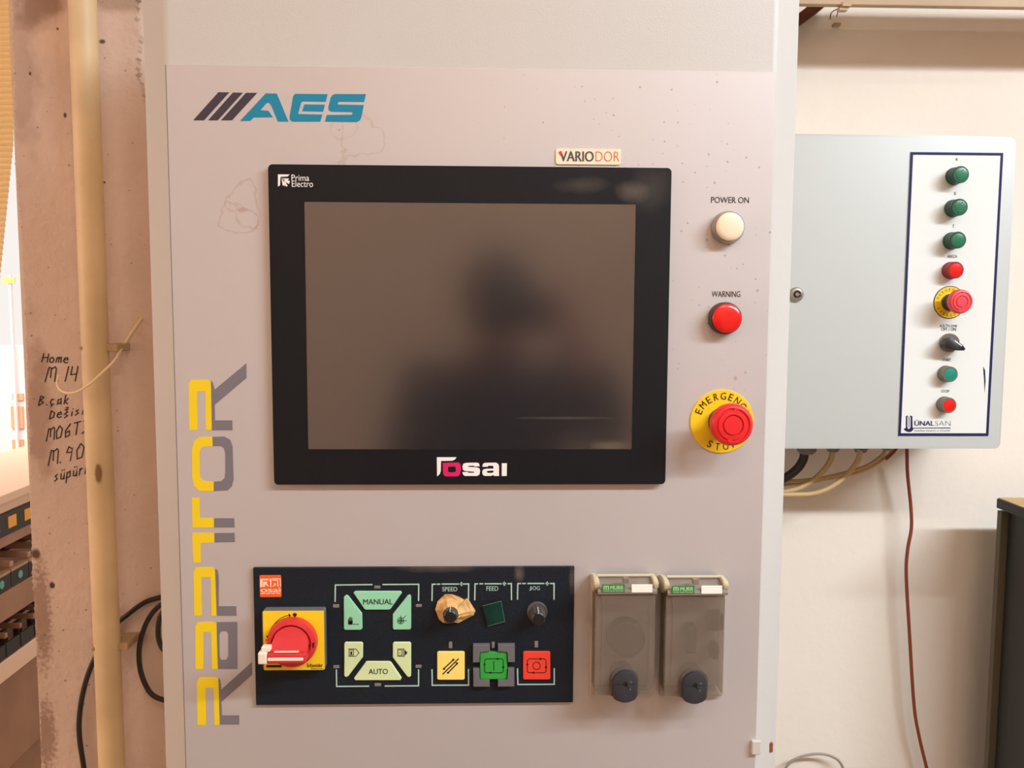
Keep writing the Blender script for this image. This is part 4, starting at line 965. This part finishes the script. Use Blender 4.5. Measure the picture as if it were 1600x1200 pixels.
# for box_body to stay on the wall; diagonal brace
b = NB(); q = [P(1200, 66, YW-0.02), P(1244, 30, YW-0.02), P(1265, 10, YW-0.02), P(1290, 10, YW-0.02), P(1244, 40, YW-0.02), P(1200, 80, YW-0.02)]
prism(b, [P(1190, 66, YW-.03), P(1263, 9, YW-.03), P(1288, 11, YW-.03), P(1190, 84, YW-.03)], YW-0.030, YW); tag(obj('diagonal_brace', b, M['redbrown']), 'dark red brown diagonal brace under the cable rail beside the cabinet', 'brace')

# dark cabinet lower right
dc = thing('dark_cabinet', 'black low cabinet with light wooden top at the right edge', 'cabinet', (0.95, 0.62, 0))
yb_ = YW-0.095
xL = P(1563, 850, yb_)[0]; 
zt_ = P(1549, 777.5, yb_)[1]
b = NB(); box(b, xL-0.008, 1.5, yb_-0.115, yb_, zt_-0.0018, zt_, 0); lab(obj('cabinet_top', b, M['dtop'], dc), 'light wooden top surface')
b = NB(); box(b, xL-0.010, 1.5, yb_-0.117, yb_+0.001, zt_-0.018, zt_-0.0018, 0.001); obj('top_edge', b, M['dcab'], dc)
b = NB(); box(b, xL+0.004, 1.49, yb_-0.10, yb_-0.014, 0.03, zt_-0.018); obj('cabinet_carcass', b, M['dcab'], dc)
b = NB(); box(b, xL-0.008, 1.49, yb_-0.012, yb_, 0.03, zt_-0.022); obj('back_panel', b, M['dedge'], dc)
b = NB(); box(b, xL+0.02, 1.47, yb_-0.085, yb_-0.03, 0, 0.03); obj('plinth', b, M['mdark'], dc)

# ------------------------------------------------------------------ left: conduit, tie, cables
yp = 0.575; rp_ = px(20, yp)
cond = thing('conduit_pipe', 'cream vertical conduit pipe clipped to the plaster pillar', 'pipe', (P(150, 600, yp)[0], yp, 0))
xpipe = sum(P(u, v, yp)[0] for u, v in ((134, 10), (146, 400), (158, 800), (170, 1190)))/4
b = NB(); tube(b, [(xpipe, yp, 0.02), (xpipe+0.001, yp, 0.8), (xpipe-0.001, yp, 1.5), (xpipe, yp, 3.65)], rp_, 24, curve=10); obj('pipe', b, M['pipe'], cond, smooth=True)
for (u, v, rot) in ((180, 543, 0), (184, 1005, 0.3)):
    xx, zz = P(u, v, yp+0.01)
    b = NB(); tube(b, [(xpipe-rp_*1.08, yp+0.028, zz), (xpipe-rp_*1.07, yp, zz), (xpipe-rp_*0.75, yp-rp_*0.8, zz+0.0)], 0.003, 6, curve=4); obj('clip_strap', b, M['clip'], cond)
    b = NB(); box(b, xpipe+rp_*0.7, xpipe+rp_*1.75, yp-0.006, yp+0.045, zz-0.006, zz+0.006, 0.002); obj('pipe_clip', b, M['clip'], cond)
b = NB(); tube(b, [(P(222, 496, YP-.002)[0], YP-0.004, P(222, 496, YP)[1]), (P(196, 535, YP-.01)[0], YP-0.012, P(196, 535, YP-.01)[1]), (P(178, 562, .54)[0], 0.545, P(178, 562, .54)[1]), (P(160, 582, .53)[0], 0.530, P(160, 582, .53)[1]), (P(140, 600, .525)[0], 0.525, P(140, 600, .525)[1]), (P(118, 613, .53)[0], 0.53, P(118, 613, .53)[1]), (P(98, 612, .54)[0], 0.54, P(98, 612, .54)[1]), (P(89, 600, .55)[0], 0.55, P(89, 600, .55)[1]), (P(92, 585, .56)[0], 0.56, P(92, 585, .56)[1])], lambda t: 0.0022-0.0008*t, 8, curve=6)
tag(obj('cable_tie', b, M['tie'], None, smooth=True), 'cream cable tie with a curled loose end around the conduit', 'cable tie')
cable('cable', 'black cable arching behind the conduit, down the left pillar', [(270, 930), (248, 934), (225, 942), (200, 960), (178, 980), (150, 1025), (134, 1065), (125, 1110), (124, 1150), (131, 1200), (138, 1260)], YP-0.008, 4.0, 'cblack')
cable('cable', 'black cable loop curving out beside the cabinet left side', [(268, 936), (245, 950), (228, 975), (218, 1010), (219, 1045), (230, 1075), (245, 1090), (275, 1098)], YP-0.02, 4.0, 'cblack')
cable('cable', 'short black cable peeking out at the cabinet left edge', [(270, 940), (252, 960), (247, 985), (252, 1010), (272, 1030)], YP-0.03, 4.0, 'cblack')

# ------------------------------------------------------------------ left: hall beyond the pillar
b = NB(); box(b, -9, -0.8, 4.2, 4.4, 0, 1.25); hl = struct('wall_hall', b, M['hall'])
for (u, v, w_, h_) in ((28, 620, 8, 5), (27, 652, 9, 17), (28, 694, 8, 7)):
    x, z = P(u, v, 4.19); b = NB(); box(b, x-px(w_, 4.2), x+px(w_, 4.2), 4.185, 4.2, z-px(h_, 4.2), z+px(h_, 4.2)); tag(obj('orange_marker', b, M['marker']), {620: 'small top orange marker on the far hall wall', 652: 'tall middle orange marker on the far hall wall', 694: 'lowest orange marker on the far hall wall'}[v], 'marker')
# orange slatted shutter
sh = thing('roller_shutter', 'orange slatted roller shutter hanging in the opening left of the pillar', 'shutter', (-1.2, 1.3, 2.0))
ysh = 1.3
zs_top = P(0, -40, ysh)[1]; pitch = px(8.6, ysh); zz = zs_top; i = 0
zbot = P(0, 440, ysh)[1]
ks = []
while zz > zbot:
    t = (zs_top-zz)/(zs_top-zbot)
    # slats stack straight at the top; the lower end is gathered towards the left
    v_here = -40+t*480
    ur = 21 if v_here < 215 else 21-(v_here-215)/225*22
    xr = P(ur, v_here, ysh)[0]
    b = NB(); xa = -1.75
    pr = [(ysh-0.004, 0), (ysh-0.007, pitch*0.5), (ysh-0.003, pitch*0.95), (ysh+0.001, pitch*0.95), (ysh-0.002, pitch*0.5), (ysh+0.001, 0)]
    sl = 0.03
    A = [b.verts.new((xa, y, zz-z_+sl*(xr-xa)*-1)) for y, z_ in pr]; B = [b.verts.new((xr, y, zz-z_)) for y, z_ in pr]
    for k in range(6): b.faces.new((A[k], A[(k+1) % 6], B[(k+1) % 6], B[k]))
    b.faces.new(A); b.faces.new(B)
    obj('slat', b, M['shutter'], sh)
    zz -= pitch
# processing machine: rails running away from the viewer beside the pillar
XM = -1.05
mc = thing('processing_machine', 'cream machine bed with hazard striped rail behind the pillar at left', 'machine', (XM-0.3, 1.4, 0))
def zat(v0): return PX(0, v0, XM)[1]
ya, yb2 = 0.95, 2.6
def mbox(name, v0, v1, x_out, m, parent=None, depth=0.3, lbl=None):
    b = NB(); box(b, XM-depth, XM+x_out, ya, yb2, zat(v1), zat(v0), 0.002)
    o = obj(name, b, M[m], parent or mc)
    if lbl: lab(o, lbl)
    return o
mbox('upper_beam', 776, 790, 0.0, 'mcream')
mbox('rail_cap', 790, 808, -0.012, 'mcream')
hz_ = mbox('hazard_rail', 808, 842, 0.0, 'hblack', lbl='black and yellow hazard striped rail')
for k in range(22):
    y0 = 1.0+k*0.07
    za, zb3 = zat(838), zat(812)
    b = NB(); A = [(y0, za+0.006), (y0+0.034, za+0.006), (y0+0.034, zb3-0.004), (y0, zb3-0.004)]
    box(b, XM, XM+0.0008, y0, y0+0.034, za+0.008, zb3-0.002); obj('hazard_patch', b, M['hyellow'], hz_)
mbox('tan_strip', 842, 860, -0.004, 'mtan')
mbox('back_web', 860, 905, -0.10, 'mdark', depth=0.12)
mbox('tan_shelf', 930, 975, 0.0, 'mtan', depth=0.3)
mbox('lower_web', 975, 1030, -0.10, 'mdark', depth=0.12)
mbox('lower_beam', 1036, 1068, 0.004, 'mcream', lbl='pale cream lower beam')
mbox('base_panel', 1068, 1250, -0.05, 'mtan')
b = NB(); box(b, XM-0.25, XM-0.1, ya+0.1, yb2-0.1, 0, zat(1250)); obj('machine_foot', b, M['mtan'], mc)
cc = thing('drag_chain', 'dark cable drag chain with teal link caps on the machine at left', 'cable chain', (XM-0.05, 1.4, zat(915)))
lk_ = 0.0
for k in range(20):
    y0 = 0.98+k*0.078
    b = NB(); box(b, XM-0.004, XM+0.003, y0, y0+0.076, zat(926), zat(902), 0.001); ln = obj('chain_link', b, M['mdark'], cc)
    b = NB(); box(b, XM-0.012, XM+0.004, y0+0.002, y0+0.074, zat(902), zat(898)); obj('link_edge', b, M['mrod'], cc)
    yc, zc = y0+0.038, (zat(926)+zat(902))/2
    b = NB(); vs = [[b.verts.new((xx, yc+0.009*math.cos(2*math.pi*i/14), zc+0.009*math.sin(2*math.pi*i/14))) for i in range(14)] for xx in (XM+0.003, XM+0.0045)]
    for i in range(14): b.faces.new((vs[0][i], vs[0][(i+1) % 14], vs[1][(i+1) % 14], vs[1][i]))
    b.faces.new(vs[1]); obj('link_cap', b, M['mteal'], ln)
    b = NB(); box(b, XM-0.098, XM-0.004, y0+0.01, y0+0.026, zat(897), zat(888), 0.001); obj('cross_rod', b, M['mrod'], cc)
c2 = thing('drag_chain', 'lower dark open drag chain above the pale beam at left', 'cable chain', (XM-0.05, 1.4, zat(1015)))
for k in range(24):
    y0 = 0.98+k*0.062
    b = NB(); box(b, XM-0.004, XM+0.003, y0, y0+0.058, zat(1034), zat(1012), 0.001); obj('chain_link', b, M['mdark'], c2)
    b = NB(); box(b, XM-0.098, XM-0.004, y0+0.01, y0+0.020, zat(1006), zat(998), 0.001); obj('cross_rod', b, M['mtan'], c2)
    b = NB(); box(b, XM-0.03, XM-0.02, y0+0.03, y0+0.05, zat(1030), zat(1000)); obj('link_web', b, M['mdark'], c2)
lb = thing('warning_label', 'small yellow green label hanging far behind the pillar at left', 'label', (P(13, 438, 4.15)[0], 4.15, P(13, 438, 4.15)[1]))
x, z = P(13, 438, 4.15)
b = NB(); box(b, x-px(9, 4.15), x+px(9, 4.15), 4.15, 4.16, z-px(4.5, 4.15), z+px(4.5, 4.15)); obj('label_plate', b, mat('label_lime', (226, 240, 120), 0.5), lb)
b = NB(); box(b, x-0.006, x+0.006, 4.16, 4.18, 0, z+0.03); obj('label_post', b, M['hall'], lb)

# ------------------------------------------------------------------ ceiling lamps (outside the frame; the rear one is added as fill)
for (lx2, ly2, lz2, hl2) in ((KEY[0], KEY[1], KEY[2], 1.0), (0.3, -2.05, 3.56, 0.62)):
    t = thing('ceiling_lamp', 'long fluorescent lamp hanging over the right side of the room' if lx2 > 1 else 'short added fill lamp behind the photographer', 'lamp', (lx2, ly2, 3.7))
    b = NB(); box(b, lx2-hl2, lx2+hl2, ly2-0.05, ly2+0.05, lz2+0.07, lz2+0.13, 0.004); obj('lamp_housing', b, M['fix'], t)
    for k in (-1, 1):
        b = NB(); tube(b, [(lx2+k*hl2*0.7, ly2, lz2+0.12), (lx2+k*hl2*0.7, ly2, 3.7)], 0.006, 8, curve=0); obj('hanging_rod', b, M['fix'], t)
        b = NB(); xa = lx2+min(0, k*(hl2-0.04)); tube(b, [(xa+0.01, ly2, lz2+0.05), (xa+hl2-0.05, ly2, lz2+0.05)], 0.013, 12, curve=0); obj('lamp_tube', b, M['tubeglow'], t)

# ------------------------------------------------------------------ the photographer (seen as a reflection)
PM = {'jacket': mat('jacket_dark', (34, 36, 42), 0.85, noise=0.2, nscale=12), 'skin': mat('skin', (186, 132, 104), 0.6), 'hair': mat('hair_dark', (40, 30, 26), 0.7), 'jeans': mat('jeans', (46, 52, 70), 0.85), 'phone': mat('phone_black', (22, 22, 24), 0.3)}
def skin(name, verts, edges, radii, m, parent, sub=2, root=0):
    me = bpy.data.meshes.new(name); me.from_pydata(verts, edges, []); me.update()
    o = bpy.data.objects.new(name, me); C.objects.link(o)
    o.modifiers.new('Skin', 'SKIN'); s = o.modifiers.new('Sub', 'SUBSURF'); s.levels = sub; s.render_levels = sub
    for i, r in enumerate(radii):
        sv = me.skin_vertices[0].data[i]; sv.radius = r if isinstance(r, tuple) else (r, r); sv.use_root = (i == root)
    dg = bpy.context.evaluated_depsgraph_get(); nm = bpy.data.meshes.new_from_object(o.evaluated_get(dg))
    bpy.data.objects.remove(o); bpy.data.meshes.remove(me)
    o = bpy.data.objects.new(name, nm); C.objects.link(o); nm.materials.clear(); nm.materials.append(m)
    for p in nm.polygons: p.use_smooth = True
    if parent: o.parent = parent; o.matrix_parent_inverse = Matrix.Translation(-Vector(parent.location))
    return o
PX0, PY0 = 0.03, -1.30
per = thing('person', 'person in dark jacket holding up a phone, reflected in the touch screen', 'person', (PX0, PY0, 0))
def pv(x, y, z): return (PX0+x, PY0+y, z)
# one continuous body: pelvis, spine, neck, head; legs; arms
V = [pv(0, 0, 0.86), pv(0, 0, 1.02), pv(0, 0.0, 1.18), pv(0, 0.0, 1.29), pv(0, 0.02, 1.37), pv(0, 0.035, 1.42), pv(0, 0.045, 1.49), pv(0, 0.045, 1.56),
     pv(-0.09, 0, 0.80), pv(-0.10, 0.02, 0.46), pv(-0.11, 0.0, 0.09), pv(-0.12, 0.13, 0.035),
     pv(0.09, 0, 0.80), pv(0.10, 0.02, 0.46), pv(0.11, 0.0, 0.09), pv(0.12, 0.13, 0.035),
     pv(-0.17, 0, 1.30), pv(-0.225, 0.02, 1.06), pv(-0.21, 0.10, 0.84), pv(-0.205, 0.13, 0.77),
     pv(0.17, 0, 1.30), pv(0.26, 0.12, 1.20), pv(0.175, 0.30, 1.385), pv(0.145, 0.345, 1.44)]
Ed = [(0, 1), (1, 2), (2, 3), (3, 4), (4, 5), (5, 6), (6, 7), (0, 8), (8, 9), (9, 10), (10, 11), (0, 12), (12, 13), (13, 14), (14, 15), (3, 16), (16, 17), (17, 18), (18, 19), (3, 20), (20, 21), (21, 22), (22, 23)]
Rd = [(0.16, 0.11), (0.15, 0.10), (0.17, 0.11), (0.16, 0.10), (0.062, 0.06), (0.066, 0.075), (0.082, 0.10), (0.07, 0.085),
      0.092, 0.062, 0.045, 0.04, 0.092, 0.062, 0.045, 0.04, 0.075, 0.052, 0.036, 0.03, 0.075, 0.056, 0.038, 0.03]
body = skin('body', V, Ed, Rd, PM['skin'], per)
# clothing: a second skin slightly proud of the body
skin('jacket', [V[i] for i in (0, 1, 2, 3, 16, 17, 18, 20, 21, 22)], [(0, 1), (1, 2), (2, 3), (3, 4), (4, 5), (5, 6), (3, 7), (7, 8), (8, 9)], [(0.18, 0.13), (0.175, 0.125), (0.19, 0.13), (0.175, 0.12), 0.092, 0.066, 0.05, 0.092, 0.072, 0.052], PM['jacket'], per)
skin('trousers', [V[i] for i in (0, 8, 9, 10, 12, 13, 14)], [(0, 1), (1, 2), (2, 3), (0, 4), (4, 5), (5, 6)], [(0.17, 0.12), 0.105, 0.075, 0.06, 0.105, 0.075, 0.06], PM['jeans'], per)
hc_ = Vector(pv(0, 0.05, 1.50))
b = NB(); bmesh.ops.create_uvsphere(b, u_segments=20, v_segments=12, radius=1)
for v_ in list(b.verts):
    if v_.co.z < -0.05 and v_.co.y > -0.15: b.verts.remove(v_)
for v_ in b.verts: v_.co = Vector((v_.co.x*0.088, v_.co.y*0.108-0.006, v_.co.z*0.115+0.012))+hc_
obj('hair', b, PM['hair'], per, smooth=True)
for sx in (-1, 1):
    b = NB(); bmesh.ops.create_uvsphere(b, u_segments=12, v_segments=8, radius=0.011); bmesh.ops.translate(b, verts=b.verts[:], vec=hc_+Vector((sx*0.032, 0.090, 0.005))); obj('eye', b, M['white'], per, smooth=True)
    b = NB(); bmesh.ops.create_uvsphere(b, u_segments=12, v_segments=8, radius=1)
    for v_ in b.verts: v_.co = Vector((v_.co.x*0.010, v_.co.y*0.018, v_.co.z*0.03))+hc_+Vector((sx*0.084, -0.005, -0.005))
    obj('ear', b, PM['skin'], per, smooth=True)
b = NB(); tube(b, [hc_+Vector((0, 0.092, 0.008)), hc_+Vector((0, 0.108, -0.022)), hc_+Vector((0, 0.112, -0.036))], lambda t: 0.007+0.007*t, 10); obj('nose', b, PM['skin'], per, smooth=True)
b = NB(); tube(b, [hc_+Vector((-0.024, 0.078, -0.062)), hc_+Vector((0, 0.092, -0.064)), hc_+Vector((0.024, 0.078, -0.062))], 0.005, 8); obj('mouth', b, mat('lips', (150, 84, 74), 0.5), per, smooth=True)
# phone in landscape, gripped at its right end
ph = thing('phone', 'black phone held in landscape by the reflected person', 'phone', (0.05, -0.888, 1.5))
b = NB(); box(b, -0.025, 0.135, -0.893, -0.884, 1.448, 1.524, 0.003); obj('phone_body', b, PM['phone'], ph)
def hand(base, fdir, curl, side):
    """palm plus four fingers and a thumb; each finger its own chain rooted in the palm"""
    b0 = Vector(base)
    f = Vector(fdir).normalized(); s_ = Vector(side).normalized(); c_ = Vector(curl).normalized()
    Vv = [tuple(b0-f*0.01), tuple(b0+f*0.03), tuple(b0+f*0.065)]
    skin('palm', Vv, [(0, 1), (1, 2)], [(0.024, 0.026), (0.036, 0.02), (0.038, 0.016)], PM['skin'], per, 1)
    for k, (o_, L) in enumerate(((-0.029, 0.062), (-0.010, 0.074), (0.010, 0.070), (0.028, 0.055))):
        r0_ = b0+f*0.055+s_*o_; p1 = b0+f*0.082+s_*o_*1.1; p2 = p1+(f*0.7+c_*0.7).normalized()*L*0.42; p3 = p2+(f*0.1+c_).normalized()*L*0.4
        skin('finger', [tuple(r0_), tuple(p1), tuple(p2), tuple(p3)], [(0, 1), (1, 2), (2, 3)], [0.0095, 0.009, 0.0085, 0.007], PM['skin'], per, 1)
    t0 = b0+f*0.015-s_*0.025; t1 = t0-s_*0.028+f*0.022+c_*0.008; t2 = t1+f*0.026+c_*0.016-s_*0.004
    skin('thumb', [tuple(t0), tuple(t1), tuple(t2)], [(0, 1), (1, 2)], [0.013, 0.0105, 0.008], PM['skin'], per, 1)
hand((PX0+0.142, PY0+0.352, 1.452), (-0.1, 0.55, 0.35), (-0.8, 0.3, 0.1), (0, -0.4, 0.9))
hand((PX0-0.205, PY0+0.14, 0.75), (0.0, 0.15, -1), (0.4, 0.3, 0), (0, 1, 0.15))

# ------------------------------------------------------------------ groups of repeats
for o in list(bpy.data.objects):
    if o.parent or 'label' not in o.keys(): continue
    n_, l_ = o.name.split('.')[0], o['label']
    if n_ == 'pilot_lamp' and 'green' in l_ and 'plate' in l_ or 'three dark green' in l_: o['group'] = 'green lamps on the enclosure plate'
    elif n_ == 'pilot_lamp' and 'silver panel' in l_: o['group'] = 'pilot lamps on the silver panel'
    elif n_ == 'push_button': o['group'] = 'push buttons on the enclosure plate'
    elif n_ == 'cable' and 'beige' in l_: o['group'] = 'beige cables under the enclosure'
    elif n_ == 'cable' and 'black cable' in l_ and 'gland' not in l_: o['group'] = 'black cables beside the cabinet'
    elif n_ == 'orange_marker': o['group'] = 'orange markers on the hall wall'
    elif n_ == 'drag_chain': o['group'] = 'drag chains on the machine'
    elif n_ == 'ceiling_lamp': o['group'] = 'ceiling lamps'
    elif n_ == 'emergency_stop': o['group'] = 'emergency stop buttons'
